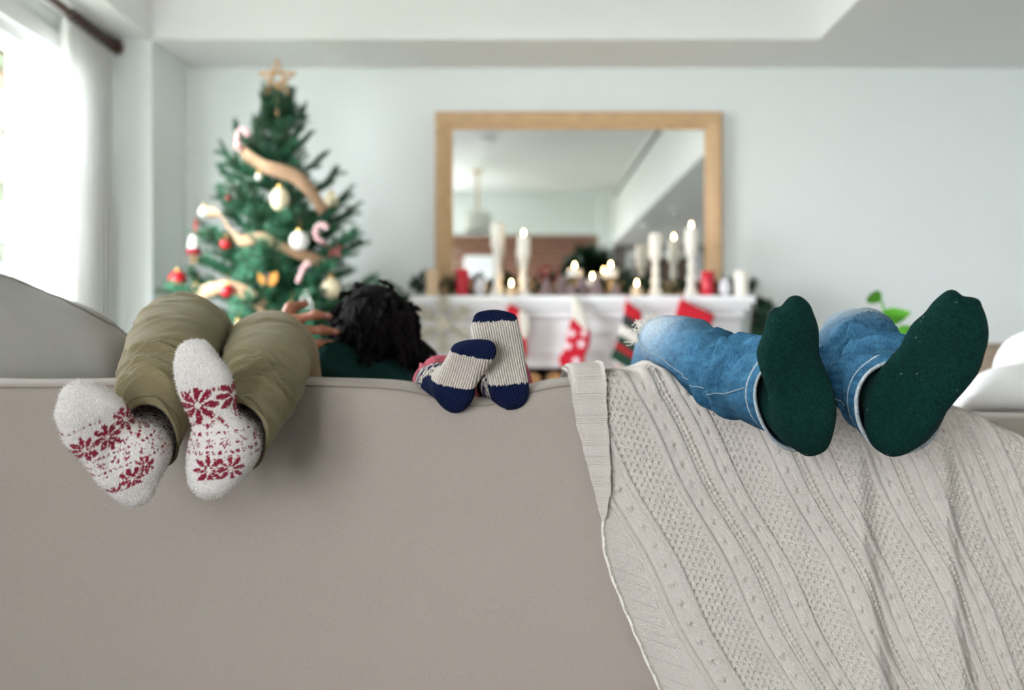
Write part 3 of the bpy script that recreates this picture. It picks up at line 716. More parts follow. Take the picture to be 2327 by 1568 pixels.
def make_sock(name, parent, px, heel, toe, Yh, Yt, roll, ankle, colfn, m, h=0.0019, th=1.0, arch=0.010, arch_side=1, k=0.024, label=None, rest=None):
    H, u, v, n, L = foot_frame(heel, toe, Yh, Yt, roll)
    c = H-n*0.018
    poly = np.array(outline_from_px(px, c, u, v, n)); poly = closed_curve(poly, 110)
    Mw = np.array([list(u), list(v), list(n)])
    loc = lambda p: Mw @ (np.array(p)-np.array(H))
    an = [(loc(p), r) for p, r in ankle]
    lo = [min(poly[:, 0].min(), *[a[0]-r for a, r in an]), min(poly[:, 1].min(), *[a[1]-r for a, r in an]), min([a[2]-r*0.4 for a, r in an])]
    hi = [max(poly[:, 0].max(), *[a[0]+r for a, r in an]), max(poly[:, 1].max(), *[a[1]+r for a, r in an]), 0.012]
    o, U, V, N = grid(lo, hi, h)
    d2 = poly_sdf(poly, U[:, :, 0], V[:, :, 0])[:, :, None]
    t = V/L; umid = (poly[:, 0].min()+poly[:, 0].max())/2
    med = np.clip(0.5+arch_side*(U-umid)/0.05, 0, 1)
    nb = -0.003-arch*np.exp(-((t-0.45)/0.15)**2)*med+0.004*np.exp(-((t-0.78)/0.10)**2)+0.003*np.exp(-((t-0.12)/0.12)**2)
    ntop = -th*(0.072-0.036*np.clip((t-0.12)/0.8, 0, 1))+0*U
    F = smax(smax(d2+0*N, N-nb, k), ntop-N, 0.02)
    a = None
    for (p0, r0), (p1, r1) in zip(an[:-1], an[1:]):
        d = d_cone(U, V, N, p0, p1, r0, r1); a = d if a is None else smin(a, d, 0.02)
    F = smin(F, a, 0.022)
    vv, ff = surf_nets(F.astype(np.float32), o, h)
    w = np.array(H)+vv @ Mw
    if rest is not None: w = press(w, rest, 0.0006)
    W = max(1e-3, (poly[:, 0].max()-poly[:, 0].min())/2)
    col = colfn(vv, L, umid, W)
    sock = mk(name, w, ff, m, parent, True, col=col, vec=vv, label=label)
    return sock, w, ff, col, (H, u, v, n, L)

def add_fuzz(sock, w, ff, col, m, n=26000, ln=0.0034, seed=1):
    """short standing fibres of a fluffy sock"""
    rg = np.random.default_rng(seed); fi = rg.integers(0, len(ff), n); q = w[ff[fi]]
    nor = np.cross(q[:, 2]-q[:, 0], q[:, 3]-q[:, 1]); nor /= np.linalg.norm(nor, axis=1)[:, None]+1e-12
    c = q.mean(1)+rg.normal(size=(n, 3))*0.0006
    d = nor+rg.normal(size=(n, 3))*0.55; d /= np.linalg.norm(d, axis=1)[:, None]
    s = np.cross(d, rg.normal(size=(n, 3))); s /= np.linalg.norm(s, axis=1)[:, None]
    l = ln*rg.uniform(0.5, 1.3, (n, 1)); wd = 0.00045
    v = np.stack([c-s*wd-nor*0.0005, c+s*wd-nor*0.0005, c+d*l], 1).reshape(-1, 3)
    cc = np.repeat(np.clip(col[ff[fi, 0]]*rg.uniform(0.9, 1.12, (n, 1)), 0, 1), 3, 0)
    return mk('fluff', v, np.arange(n*3).reshape(n, 3), m, sock, False, col=cc, kind='stuff')

CREAM = np.array(srgb(240, 235, 230)); RED = np.array(srgb(150, 22, 52))
def star8(x, y, R):
    r = np.hypot(x, y); a = np.arctan2(y, x)
    pet = np.abs(np.cos(4*a))**0.8
    return (r < R*(0.25+0.75*pet)) & (r > R*0.16) & (np.abs(np.sin(4*a)) < 0.93)
def fuzzy_col(stars, heelstars, seed):
    def fn(v, L, um, W):
        s = 0.235/L; x = (v[:, 0]-um)*s; t = v[:, 1]/L; y = v[:, 1]*s; n = v[:, 2]
        nz = vnoise(v, 260, seed); nz2 = vnoise(v, 480, seed+1); j = (nz-0.5)*0.0032
        red = np.zeros(len(v), bool); foot = n > -0.055
        for (cx, ct, R) in stars: red |= star8(x-cx+j, y-ct*0.235+j*0.7, R) & (nz2 > 0.20)
        for (cx, ct, R) in heelstars: red |= star8(x-cx+j, y-ct*0.235+j*0.7, R) & (nz2 > 0.24)
        px = np.mod(x+0.5, 0.0085)
        red |= (np.abs(t-0.675+j*2) < 0.010) & (px < 0.0036) & (nz2 > 0.42)
        zz = 0.47+0.025*(np.abs(np.mod(x/0.026+0.5, 1)-0.5)*4-1)
        red |= (np.abs(t-zz+j) < 0.017) & (nz2 > 0.50) & (vnoise(v, 70, seed+7) > 0.38)
        for t0, th_, dens in ((0.405, 0.010, 0.46), (0.295, 0.010, 0.46), (0.255, 0.008, 0.62)):
            red |= (np.abs(t-t0+0.10*np.clip(-n-0.03, 0, 0.1)+j*1.2) < th_) & (px < 0.0055) & (nz2 > dens)
        fx = np.mod(x+0.011, 0.022)-0.011
        red |= star8(fx+j, y-0.350*0.235+j, 0.0080) & (nz2 > 0.48)
        red &= (t > 0.12) & (t < 0.70)
        side = n < -0.048
        rows = (np.mod(n+0.5, 0.012) < 0.0052)
        red = np.where(side, rows & (nz2 > 0.52) & (vnoise(v, 150, seed+3) > 0.42) & (t < 0.6), red)
        return np.where(red[:, None], RED, CREAM)*(0.94+0.12*nz[:, None])
    return fn

GREEN = np.array(srgb(10, 50, 46))
def green_col(v, L, um, W):
    nz = vnoise(v, 420, 5); nz2 = vnoise(v, 60, 6)
    c = GREEN*(0.62+0.75*nz[:, None])*(0.9+0.2*nz2[:, None])
    lint = vnoise(v, 300, 9) > 0.965
    return np.where(lint[:, None], np.array(srgb(120, 140, 136)), c)
NAVY = np.array(srgb(20, 32, 66)); OAT = np.array(srgb(222, 212, 200))
def kid_col(tt, th_, skew):
    def fn(v, L, um, W):
        t = v[:, 1]/L+skew*(v[:, 0]-um)/L; nz = vnoise(v, 420, 3)
        j = (vnoise(v, 330, 4)-0.5)*0.03
        rib = 1.0
        base = OAT*(rib*(0.92+0.16*nz))[:, None]
        navy = (t+j > tt) | (t+j < th_)
        side = v[:, 2] < -0.036
        pat = (np.mod(v[:, 2]+0.5, 0.021) < 0.0105) & (np.abs(np.mod(v[:, 0]/0.011, 1)-0.5) < 0.3) | (vnoise(v, 380, 12) > 0.62)
        c = np.where(navy[:, None], NAVY*(0.75+0.5*nz[:, None]), base)
        return np.where(side[:, None], np.where(pat[:, None], NAVY*1.3, OAT), c)
    return fn

def leg_loft(stations, nring, nphi, wr, colfn, power=2.15, shear=0.0):
    """trouser leg from hem to hip; returns verts, quads, colours, frame arrays"""
    cs, sd, ry = [], [], []
    for st in stations:
        if st[0] == 'px':
            _, l, r, Y, q = st; a = P(*l, Y); b = P(*r, Y); cs.append((a+b)/2); sd.append((b-a)/2); ry.append(q)
        else:
            _, c, rx, q = st; cs.append(Vector(c)); sd.append(Vector((rx, 0, 0))); ry.append(q)
    arr = np.hstack([np.array(cs), np.array(sd), np.array(ry)[:, None]]); A = catmull(arr, nring)
    c, s, r = A[:, :3], A[:, 3:6], A[:, 6]
    T = np.gradient(c, axis=0); T /= np.linalg.norm(T, axis=1)[:, None]
    up = np.cross(s, T); up /= np.linalg.norm(up, axis=1)[:, None]
    arc = np.concatenate([[0], np.cumsum(np.linalg.norm(np.diff(c, axis=0), axis=1))])
    ph = np.linspace(0, 2*PI, nphi, endpoint=False); cp, sp = np.cos(ph), np.sin(ph)
    k = (np.abs(cp)**power+np.abs(sp)**power)**(-1/power)
    ex = k*cp; ey = k*sp
    S, PH = np.meshgrid(arc, ph, indexing='ij')
    D = wr(S, PH)
    rad = s[:, None, :]*ex[None, :, None]+up[:, None, :]*(r[:, None, None]*ey[None, :, None])
    nr = rad/np.linalg.norm(rad, axis=2)[:, :, None]
    shv = T[:, None, :]*(shear*np.clip(1-arc/0.22, 0, 1)[:, None]*(0.5+0.5*np.clip(ey, -1, 1))[None, :])[:, :, None]   # slanted hem
    out = c[:, None, :]+rad+nr*D[:, :, None]+shv
    m = int(np.searchsorted(arc, 0.07))
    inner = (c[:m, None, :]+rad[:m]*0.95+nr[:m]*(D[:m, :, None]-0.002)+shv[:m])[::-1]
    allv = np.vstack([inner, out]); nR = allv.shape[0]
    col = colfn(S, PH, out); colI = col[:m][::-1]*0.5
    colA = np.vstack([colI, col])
    i, j = np.meshgrid(np.arange(nR-1), np.arange(nphi), indexing='ij'); j2 = (j+1) % nphi
    q = np.stack([i*nphi+j, i*nphi+j2, (i+1)*nphi+j2, (i+1)*nphi+j], -1).reshape(-1, 4)
    return allv.reshape(-1, 3), q, colA.reshape(-1, 3), (arc, out, nr, c)

def wrinkles(seed, spots, base=0.0012):
    """spots: (s0, n, amp): bundles of soft diagonal creases around distance s0 from the hem"""
    rg = np.random.default_rng(seed); W = []
    for (s0, spread, n, amp) in spots:
        for _ in range(n):
            W.append((s0+rg.normal()*spread, PI/2+rg.normal()*1.0, rg.uniform(0.45, 1.0), rg.uniform(-0.06, 0.06), rg.uniform(0.0045, 0.010), 1.9*amp*rg.uniform(0.4, 1.2)))
    def fn(S, PH):
        D = base*np.sin(S*70+2*np.sin(PH*2))+0.0015*np.sin(PH*3+S*14)
        for (s0, p0, wp, slope, wd, am) in W:
            dp = (PH-p0+PI) % (2*PI)-PI
            x = (S-s0-slope*dp)/wd
            D += am*np.exp(-x*x)*np.exp(-(dp/wp)**2)-0.55*am*np.exp(-((x-1.9)/1.1)**2)*np.exp(-(dp/wp)**2)
        return D*np.clip(S/0.012+0.25, 0, 1)
    return fn

def khaki_col(seed):
    base = np.array(srgb(128, 118, 90))
    def fn(S, PH, p):
        n = vnoise(p.reshape(-1, 3), 22, seed).reshape(S.shape); f = vnoise(p.reshape(-1, 3)*[1, 1, 3], 120, seed+2).reshape(S.shape)
        c = base[None, None]*(0.88+0.16*n+0.12*f)[..., None]
        hem = (np.abs(S-0.016) < 0.0012); return np.where(hem[..., None], base*0.55, c)
    return fn
def denim_col(seed, knee):
    dark = np.array(srgb(26, 66, 94)); light = np.array(srgb(198, 209, 214)); mid = np.array(srgb(72, 124, 156))
    def fn(S, PH, p):
        q = p.reshape(-1, 3)
        n = vnoise(q, 16, seed).reshape(S.shape); f = vnoise(q*[1, 1, 2.5], 60, seed+1).reshape(S.shape); g = vnoise(q, 300, seed+3).reshape(S.shape)
        dp = (PH-PI/2+PI) % (2*PI)-PI
        fade = np.exp(-((S-knee+0.05)/0.12)**2)*np.exp(-(dp/1.0)**2)*(0.75+0.4*n)
        m2 = np.clip(0.15+0.55*np.exp(-(dp/1.3)**2)+0.6*(f-0.5)+0.4*(n-0.5), 0, 1)
        c = dark+(mid-dark)*m2[..., None]; c = c+(light-c)*np.clip(fade, 0, 1)[..., None]*0.9
        edge = (S < 0.003) | (np.abs(S-0.022) < 0.0011)
        c = np.where(edge[..., None], light*0.75, c)
        return c*(0.86+0.28*g[..., None])
    return fn

def join_parts(parts):
    vs, fs, cs = [], [], []; n = 0
    for v, f, c in parts:
        vs.append(v); fs.append(f+n); cs.append(c); n += len(v)
    return np.vstack(vs), np.vstack(fs), np.vstack(cs)

def seam_line(fr, phi_idx, s0, s1, name, m, parent, rad=0.0011, step=2):
    arc, out, nr, c = fr; a = np.searchsorted(arc, s0); b = np.searchsorted(arc, s1)
    pts = [out[i, phi_idx]+nr[i, phi_idx]*0.0020 for i in range(a, b, step)]
    return MB().tube(pts, rad, 6).build(name, m, parent, smooth=True)

def body_cones(hips, lofts, ankles, toes, torso, head, arms, s=1.0, ls=1.0):
    C = []
    for h_, lf_, a_, t_ in zip(hips, lofts, ankles, toes):
        c = lf_[3]; ids = np.linspace(len(c)-1, int(len(c)*0.34), 13).astype(int); pts = [h_]+[tuple(c[i]) for i in ids[1:]]+[a_]    # the leg runs down the middle of its trouser leg
        rad = np.interp(np.linspace(0, 1, len(pts)), [0, 0.3, 0.5, 0.7, 1], [0.062, 0.044, 0.040, 0.038, 0.026])*s*ls
        C += [(pts[i], pts[i+1], rad[i], rad[i+1]) for i in range(len(pts)-1)]
        C.append((a_, t_, 0.026*s*ls, 0.014*s*ls))
    for i in range(len(torso)-1): C.append((torso[i][0], torso[i+1][0], torso[i][1]*s, torso[i+1][1]*s))
    for hp in hips: C.append((hp, torso[0][0], 0.07*s, 0.09*s))
    hc, hd = Vector(head[0]), Vector(head[1]).normalized()      # head centre and the way the face looks
    hu = Vector(head[2]).normalized()
    C += [(torso[-1][0], hc-hu*0.06*s, 0.05*s, 0.05*s), (hc+hu*0.02*s, hc-hd*0.02*s+hu*0.02*s, 0.085*s, 0.088*s), (hc+hd*0.03*s-hu*0.07*s, hc+hd*0.02*s, 0.052*s, 0.07*s),
          (hc+hd*0.085*s+hu*0.005*s, hc+hd*0.105*s-hu*0.022*s, 0.009*s, 0.013*s)]
    hr = hd.cross(hu)
    for sg in (-1, 1): C.append((hc+hr*sg*0.086*s+hu*0.015*s, hc+hr*sg*0.086*s-hu*0.025*s, 0.016*s, 0.010*s))
    for ch in arms:
        for i in range(len(ch)-1): C.append((ch[i][0], ch[i+1][0], ch[i][1]*s, ch[i+1][1]*s))
    return C
def hand_cones(wrist, fwd, nrm, s=1.0):
    """a relaxed hand: palm, four unequal bent fingers, thumb from the side of the palm"""
    f = Vector(fwd).normalized(); n = Vector(nrm).normalized(); w = f.cross(n).normalized(); b = Vector(wrist); C = []
    for k in range(4): C.append((b+f*0.01, b+f*0.085*s+w*(k-1.5)*0.020*s, 0.015*s, 0.011*s))
    for k, ln in enumerate((0.066, 0.076, 0.072, 0.056)):
        p = b+f*0.088*s+w*(k-1.5)*0.021*s; d = f
        for j, q in enumerate((0.45, 0.3, 0.25)):
            d = (d-n*0.22).normalized(); e = p+d*ln*q*s; C.append((p, e, (0.0095-0.0008*j)*s, (0.0088-0.0008*j)*s)); p = e
    C += [(b+f*0.02-w*0.02*s, b+f*0.055*s-w*0.045*s, 0.014*s, 0.011*s), (b+f*0.055*s-w*0.045*s, b+f*0.09*s-w*0.052*s-n*0.01*s, 0.0105*s, 0.009*s)]
    return C
def face_parts(head, parent, s=1.0):
    hc, hd, hu = Vector(head[0]), Vector(head[1]).normalized(), Vector(head[2]).normalized(); hr = hd.cross(hu)
    for sg in (-1, 1):
        MB().lathe(hc+hd*0.083*s+hr*sg*0.032*s+hu*0.006*s-Vector((0, 0, 0.011*s)), [(0.002*s, 0), (0.009*s, 0.004*s), (0.0115*s, 0.011*s), (0.009*s, 0.018*s), (0.002*s, 0.022*s)], 12).build('eye', M['white_ball'], parent, smooth=True)
    c = hc+hd*0.083*s-hu*0.052*s
    MB().tube([c-hr*0.024*s-hd*0.006*s, c-hr*0.01*s+hd*0.003*s, c+hr*0.01*s+hd*0.003*s, c+hr*0.024*s-hd*0.006*s], [0.003*s, 0.006*s, 0.006*s, 0.003*s], 8).build('mouth', M['berry'], parent, smooth=True)

# ---------------- person in olive trousers and fluffy socks
pa = empty('person', (-0.62, 2.3, 0.44)); tag(pa, 'person lying on sofa, olive trousers and fluffy red-and-white socks hooked over its back', 'person', 'people lying on the sofa')
def crop1(pts): return [(80+x/2.703, 620+y/2.703) for x, y in pts]
w1 = wrinkles(11, [(0.06, 0.03, 12, 0.0036), (0.16, 0.04, 10, 0.0030), (0.30, 0.05, 7, 0.0018), (0.45, 0.04, 9, 0.0022)])
w2 = wrinkles(23, [(0.05, 0.03, 12, 0.0040), (0.15, 0.04, 12, 0.0034), (0.28, 0.05, 7, 0.0018), (0.42, 0.05, 8, 0.0022)])
ST1 = [('px', (288, 1015), (402, 1000), 1.50, 0.052), ('px', (272, 945), (430, 918), 1.56, 0.060), ('px', (268, 885), (455, 868), 1.64, 0.060), ('px', (283, 812), (492, 805), 1.75, 0.062),
       ('px', (308, 760), (516, 768), 1.87, 0.070), ('px', (322, 752), (521, 770), 1.96, 0.078), ('w', (-0.645, 2.055, 0.92), 0.083, 0.080), ('w', (-0.65, 2.11, 0.82), 0.085, 0.082), ('w', (-0.66, 2.17, 0.68), 0.09, 0.085), ('w', (-0.68, 2.26, 0.57), 0.09, 0.09)]
ST2 = [('px', (488, 1015), (600, 1000), 1.50, 0.051), ('px', (488, 948), (640, 938), 1.57, 0.058), ('px', (500, 882), (678, 890), 1.66, 0.058), ('px', (504, 830), (703, 838), 1.76, 0.060),
       ('px', (512, 795), (706, 812), 1.87, 0.066), ('px', (522, 786), (702, 800), 1.95, 0.074), ('w', (-0.475, 2.045, 0.895), 0.078, 0.078), ('w', (-0.485, 2.10, 0.80), 0.08, 0.08), ('w', (-0.51, 2.16, 0.67), 0.088, 0.085), ('w', (-0.54, 2.26, 0.57), 0.09, 0.09)]
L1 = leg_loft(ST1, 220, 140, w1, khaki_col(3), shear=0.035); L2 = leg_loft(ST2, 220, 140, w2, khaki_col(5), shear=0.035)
hv, hf = blob([((-0.68, 2.25, 0.57), (-0.54, 2.25, 0.57), 0.105, 0.105), ((-0.62, 2.28, 0.56), (-0.64, 2.42, 0.56), 0.13, 0.125)], 0.012, 0.03)
tv, tf, tcol = join_parts([L1[:3], L2[:3], (hv, hf, np.tile(np.array(srgb(116, 106, 78)), (len(hv), 1)))])
tv = press(tv, SOFA_BACK, 0.0005); tr = mk('trousers', tv, tf, M['khaki'], pa, True, col=tcol)
seam_line(L1[3], 70, 0.02, 0.56, 'side_seam', M['khaki_stitch'], tr, 0.0012); seam_line(L2[3], 62, 0.02, 0.5, 'side_seam', M['khaki_stitch'], tr, 0.0012)
fl = crop1([(160, 730), (200, 690), (260, 660), (330, 662), (400, 690), (480, 740), (550, 800), (598, 870), (630, 960), (680, 1080), (718, 1180), (738, 1280), (730, 1350), (700, 1402), (640, 1436), (580, 1440), (510, 1405), (440, 1340), (380, 1280), (330, 1210), (260, 1130), (190, 1060), (150, 960), (122, 890), (138, 800)])
r1 = make_sock('sock', pa, fl, (305, 1140), (185, 868), 1.455, 1.385, 0.10, [(P(316, 1030, 1.485), 0.044), (P(330, 1000, 1.56), 0.043), (P(345, 960, 1.62), 0.042)],
               fuzzy_col([(-0.036, 0.52, 0.024), (0.006, 0.535, 0.026), (0.043, 0.60, 0.024)], [(0.012, 0.17, 0.022), (-0.020, 0.11, 0.016), (0.04, 0.24, 0.018)], 31), M['fuzzy'], label='fluffy white sock with red snowflakes')
add_fuzz(*r1[:4], M['fuzzy'], seed=1)
frp = crop1([(860, 500), (890, 442), (950, 408), (1040, 414), (1080, 450), (1130, 520), (1186, 600), (1218, 690), (1232, 800), (1236, 900), (1242, 1000), (1250, 1100), (1245, 1200), (1212, 1300), (1160, 1360), (1070, 1390), (1000, 1370), (950, 1310), (932, 1230), (940, 1150), (962, 1060), (974, 980), (950, 900), (902, 800), (870, 700), (852, 600)])
r2 = make_sock('sock', pa, frp, (475, 1135), (440, 768), 1.455, 1.42, -0.06, [(P(515, 1020, 1.485), 0.046), (P(532, 1000, 1.55), 0.045), (P(545, 970, 1.62), 0.042)],
               fuzzy_col([(-0.012, 0.585, 0.029), (0.040, 0.625, 0.026)], [(-0.004, 0.185, 0.023), (0.026, 0.19, 0.020)], 47), M['fuzzy'], label='fluffy white sock with red snowflakes')
add_fuzz(*r2[:4], M['fuzzy'], seed=2)
head_a = ((-0.72, 2.93, 0.60), (0, 0.1, 1), (0, 1, 0))
ca = body_cones([(-0.69, 2.26, 0.56), (-0.55, 2.26, 0.56)], [L1[3], L2[3]], [P(330, 990, 1.56), P(545, 990, 1.56)], [P(250, 1010, 1.47), P(470, 960, 1.47)],
    [((-0.62, 2.32, 0.56), 0.11), ((-0.65, 2.48, 0.56), 0.10), ((-0.68, 2.64, 0.57), 0.115), ((-0.71, 2.76, 0.585), 0.07)], head_a,
    [[((-0.83, 2.66, 0.57), 0.05), ((-0.915, 2.53, 0.525), 0.038), ((-0.925, 2.42, 0.50), 0.026)], [((-0.595, 2.68, 0.59), 0.05), ((-0.565, 2.50, 0.665), 0.038), ((-0.655, 2.40, 0.705), 0.026)]])
ca += hand_cones((-0.925, 2.42, 0.50), (0.05, -1, -0.05), (0, 0, 1))+hand_cones((-0.655, 2.40, 0.705), (-0.9, -0.35, -0.1), (0, 0, 1))
bv, bf = blob(ca, 0.0075, 0.02); bv = press(bv, SOFA_BACK, 0.006); mk('body', bv, bf, M['skin'], pa)
sv, sf = blob([((-0.63, 2.36, 0.56), (-0.65, 2.48, 0.56), 0.13, 0.12), ((-0.65, 2.48, 0.56), (-0.68, 2.66, 0.57), 0.12, 0.135), ((-0.83, 2.66, 0.57), (-0.915, 2.53, 0.525), 0.062, 0.048), ((-0.915, 2.53, 0.525), (-0.925, 2.45, 0.505), 0.048, 0.036),
               ((-0.595, 2.68, 0.59), (-0.565, 2.50, 0.665), 0.060, 0.048), ((-0.565, 2.50, 0.665), (-0.635, 2.42, 0.70), 0.048, 0.036), ((-0.83, 2.67, 0.57), (-0.60, 2.68, 0.585), 0.07, 0.065)], 0.012, 0.03)
mk('top', sv, sf, M['white_felt'], pa)
hv2, hf2 = blob([((-0.72, 2.955, 0.585), (-0.72, 2.96, 0.57), 0.098, 0.10), ((-0.72, 3.0, 0.55), (-0.72, 3.04, 0.46), 0.06, 0.04)], 0.01, 0.02); mk('hair', hv2, hf2, M['hair'], pa)
face_parts(head_a, pa)

# ---------------- person in jeans and dark green socks
pd = empty('person', (0.50, 2.3, 0.44)); tag(pd, 'person lying on sofa, faded blue jeans and dark green socks on the knit throw', 'person', 'people lying on the sofa')
wj1 = wrinkles(41, [(0.06, 0.02, 8, 0.0045), (0.13, 0.03, 12, 0.0060), (0.24, 0.05, 10, 0.0045), (0.40, 0.06, 10, 0.0035)])
wj2 = wrinkles(57, [(0.05, 0.02, 6, 0.004), (0.13, 0.03, 14, 0.0075), (0.22, 0.03, 9, 0.006), (0.36, 0.05, 6, 0.003)])
SJ1 = [('px', (1748, 980), (1893, 915), 1.475, 0.076), ('px', (1712, 970), (1842, 830), 1.515, 0.068), ('px', (1668, 945), (1768, 790), 1.58, 0.060), ('px', (1600, 912), (1690, 778), 1.68, 0.058), ('px', (1532, 866), (1636, 756), 1.79, 0.061),
       ('px', (1478, 838), (1592, 752), 1.89, 0.062), ('px', (1458, 812), (1572, 770), 1.97, 0.066), ('w', (0.315, 2.06, 0.870), 0.074, 0.072), ('w', (0.325, 2.11, 0.78), 0.082, 0.08), ('w', (0.35, 2.17, 0.66), 0.088, 0.085), ('w', (0.40, 2.26, 0.57), 0.095, 0.09)]
SJ2 = [('px', (1962, 955), (2164, 935), 1.475, 0.068), ('px', (1925, 925), (2125, 890), 1.52, 0.068), ('px', (1896, 885), (2080, 845), 1.59, 0.063), ('px', (1880, 838), (2050, 805), 1.69, 0.061), ('px', (1870, 800), (2044, 785), 1.79, 0.062),
       ('px', (1864, 786), (2036, 778), 1.89, 0.066), ('px', (1862, 790), (2030, 786), 1.97, 0.072), ('w', (0.685, 2.06, 0.88), 0.078, 0.075), ('w', (0.675, 2.11, 0.78), 0.082, 0.08), ('w', (0.65, 2.17, 0.66), 0.088, 0.085), ('w', (0.60, 2.26, 0.57), 0.095, 0.09)]
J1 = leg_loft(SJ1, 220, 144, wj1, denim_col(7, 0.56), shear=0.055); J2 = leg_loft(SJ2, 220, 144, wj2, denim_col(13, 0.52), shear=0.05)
hv, hf = blob([((0.40, 2.25, 0.57), (0.60, 2.25, 0.57), 0.105, 0.105), ((0.50, 2.28, 0.56), (0.50, 2.42, 0.56), 0.135, 0.13)], 0.012, 0.03)
tv, tf, tcol = join_parts([J1[:3], J2[:3], (hv, hf, np.tile(np.array(srgb(60, 108, 148)), (len(hv), 1)))])
tv = press(tv, THROW_TOP, 0.0, 0.07); jn = mk('jeans', tv, tf, M['denim'], pd, True, col=tcol)
seam_line(J1[3], 55, 0.024, 0.60, 'stitched_seam', M['stitch'], jn, 0.0009)
seam_line(J2[3], 72, 0.03, 0.5, 'stitched_seam', M['stitch'], jn, 0.0008)
def crop6(pts): return [(1680+x/3.5625, 640+y/3.5625) for x, y in pts]
def crop4(pts): return [(1880+x/3.5638, 620+y/3.5638) for x, y in pts]
m1 = crop6([(370, 165), (400, 135), (440, 118), (490, 120), (540, 150), (580, 195), (605, 260), (630, 330), (648, 420), (655, 600), (690, 700), (730, 800), (762, 890), (775, 960), (772, 1060), (760, 1180), (740, 1300), (700, 1370), (620, 1410), (540, 1415), (480, 1375), (420, 1310), (370, 1225), (310, 1125), (270, 1030), (230, 900), (190, 790), (160, 700), (142, 600), (160, 530), (195, 430), (215, 340), (240, 260), (280, 220), (335, 205)])
make_sock('sock', pd, m1, (1845, 1036), (1800, 675), 1.465, 1.40, 0.05, [(P(1815, 935, 1.495), 0.048), (P(1778, 895, 1.55), 0.050), (P(1735, 885, 1.62), 0.040)], green_col, M['green_sock'], h=0.0020, th=1.05, arch_side=1, label='dark green knitted sock')
m2 = crop4([(940, 160), (1000, 138), (1050, 155), (1095, 190), (1170, 200), (1230, 225), (1255, 280), (1285, 360), (1303, 470), (1295, 580), (1265, 680), (1240, 770), (1200, 850), (1130, 940), (1060, 1020), (1000, 1090), (930, 1180), (860, 1270), (780, 1360), (700, 1430), (620, 1478), (520, 1495), (430, 1458), (360, 1400), (315, 1310), (307, 1180), (327, 1040), (350, 910), (420, 790), (510, 680), (580, 600), (620, 520), (680, 420), (780, 330), (850, 240)])
make_sock('sock', pd, m2, (2025, 1040), (2190, 662), 1.46, 1.365, -0.05, [(P(2050, 935, 1.495), 0.050), (P(2030, 890, 1.55), 0.052), (P(2000, 870, 1.62), 0.041)], green_col, M['green_sock'], h=0.0020, th=1.1, arch_side=-1, label='dark green knitted sock')
# frayed threads at the ripped knee
rg = np.random.default_rng(5); fr = MB()
for (x, y) in [(1490, 727), (1482, 731), (1474, 738), (1455, 757), (1450, 764), (1446, 772), (1466, 744)]:
    for _ in range(7):
        p = P(x+rg.normal()*4, y+rg.normal()*4, 1.935); q = p+Vector((rg.normal()*0.010-0.006, -0.004, rg.normal()*0.008+0.004)); q2 = q+Vector((rg.normal()*0.008-0.004, 0, rg.normal()*0.008))
        fr.tube([p, q, q2], 0.0009, 5)
for (x, y) in [(1995, 745), (2005, 752)]:
    for _ in range(4):
        p = P(x+rg.normal()*3, y+rg.normal()*3, 1.90); q = p+Vector((rg.normal()*0.006+0.004, -0.004, rg.normal()*0.005)); fr.tube([p, (p+q)/2, q], 0.0009, 5)
fr.build('frayed_threads', M['white_felt'], jn, smooth=True, kind='stuff')
head_d = ((0.50, 2.98, 0.60), (0, 0.1, 1), (0, 1, 0))
cd = body_cones([(0.40, 2.26, 0.56), (0.60, 2.26, 0.56)], [J1[3], J2[3]], [P(1770, 900, 1.58), P(2020, 895, 1.58)], [P(1800, 820, 1.46), P(2100, 850, 1.45)],
    [((0.50, 2.32, 0.56), 0.115), ((0.50, 2.50, 0.56), 0.11), ((0.50, 2.68, 0.57), 0.13), ((0.50, 2.82, 0.585), 0.075)], head_d,
    [[((0.32, 2.70, 0.57), 0.055), ((0.24, 2.46, 0.52), 0.042), ((0.26, 2.24, 0.50), 0.030)], [((0.68, 2.70, 0.57), 0.055), ((0.77, 2.46, 0.52), 0.042), ((0.75, 2.24, 0.50), 0.030)]])
cd += hand_cones((0.26, 2.24, 0.50), (0.05, -1, 0), (0, 0, 1))+hand_cones((0.75, 2.24, 0.50), (-0.05, -1, 0), (0, 0, 1))
bv, bf = blob(cd, 0.0075, 0.02); bv = press(bv, THROW_TOP, 0.006, 0.07); mk('body', bv, bf, M['skin'], pd)
sv, sf = blob([((0.50, 2.36, 0.56), (0.50, 2.50, 0.56), 0.14, 0.13), ((0.50, 2.50, 0.56), (0.50, 2.70, 0.57), 0.13, 0.145), ((0.32, 2.70, 0.57), (0.24, 2.46, 0.52), 0.068, 0.052), ((0.68, 2.70, 0.57), (0.77, 2.46, 0.52), 0.068, 0.052), ((0.32, 2.71, 0.57), (0.68, 2.71, 0.57), 0.075, 0.075)], 0.012, 0.03)
mk('top', sv, sf, M['frost'], pd)
hv2, hf2 = blob([((0.50, 3.0, 0.585), (0.50, 3.01, 0.57), 0.096, 0.098)], 0.01, 0.02); mk('hair', hv2, hf2, M['hair'], pd)
face_parts(head_d, pd)

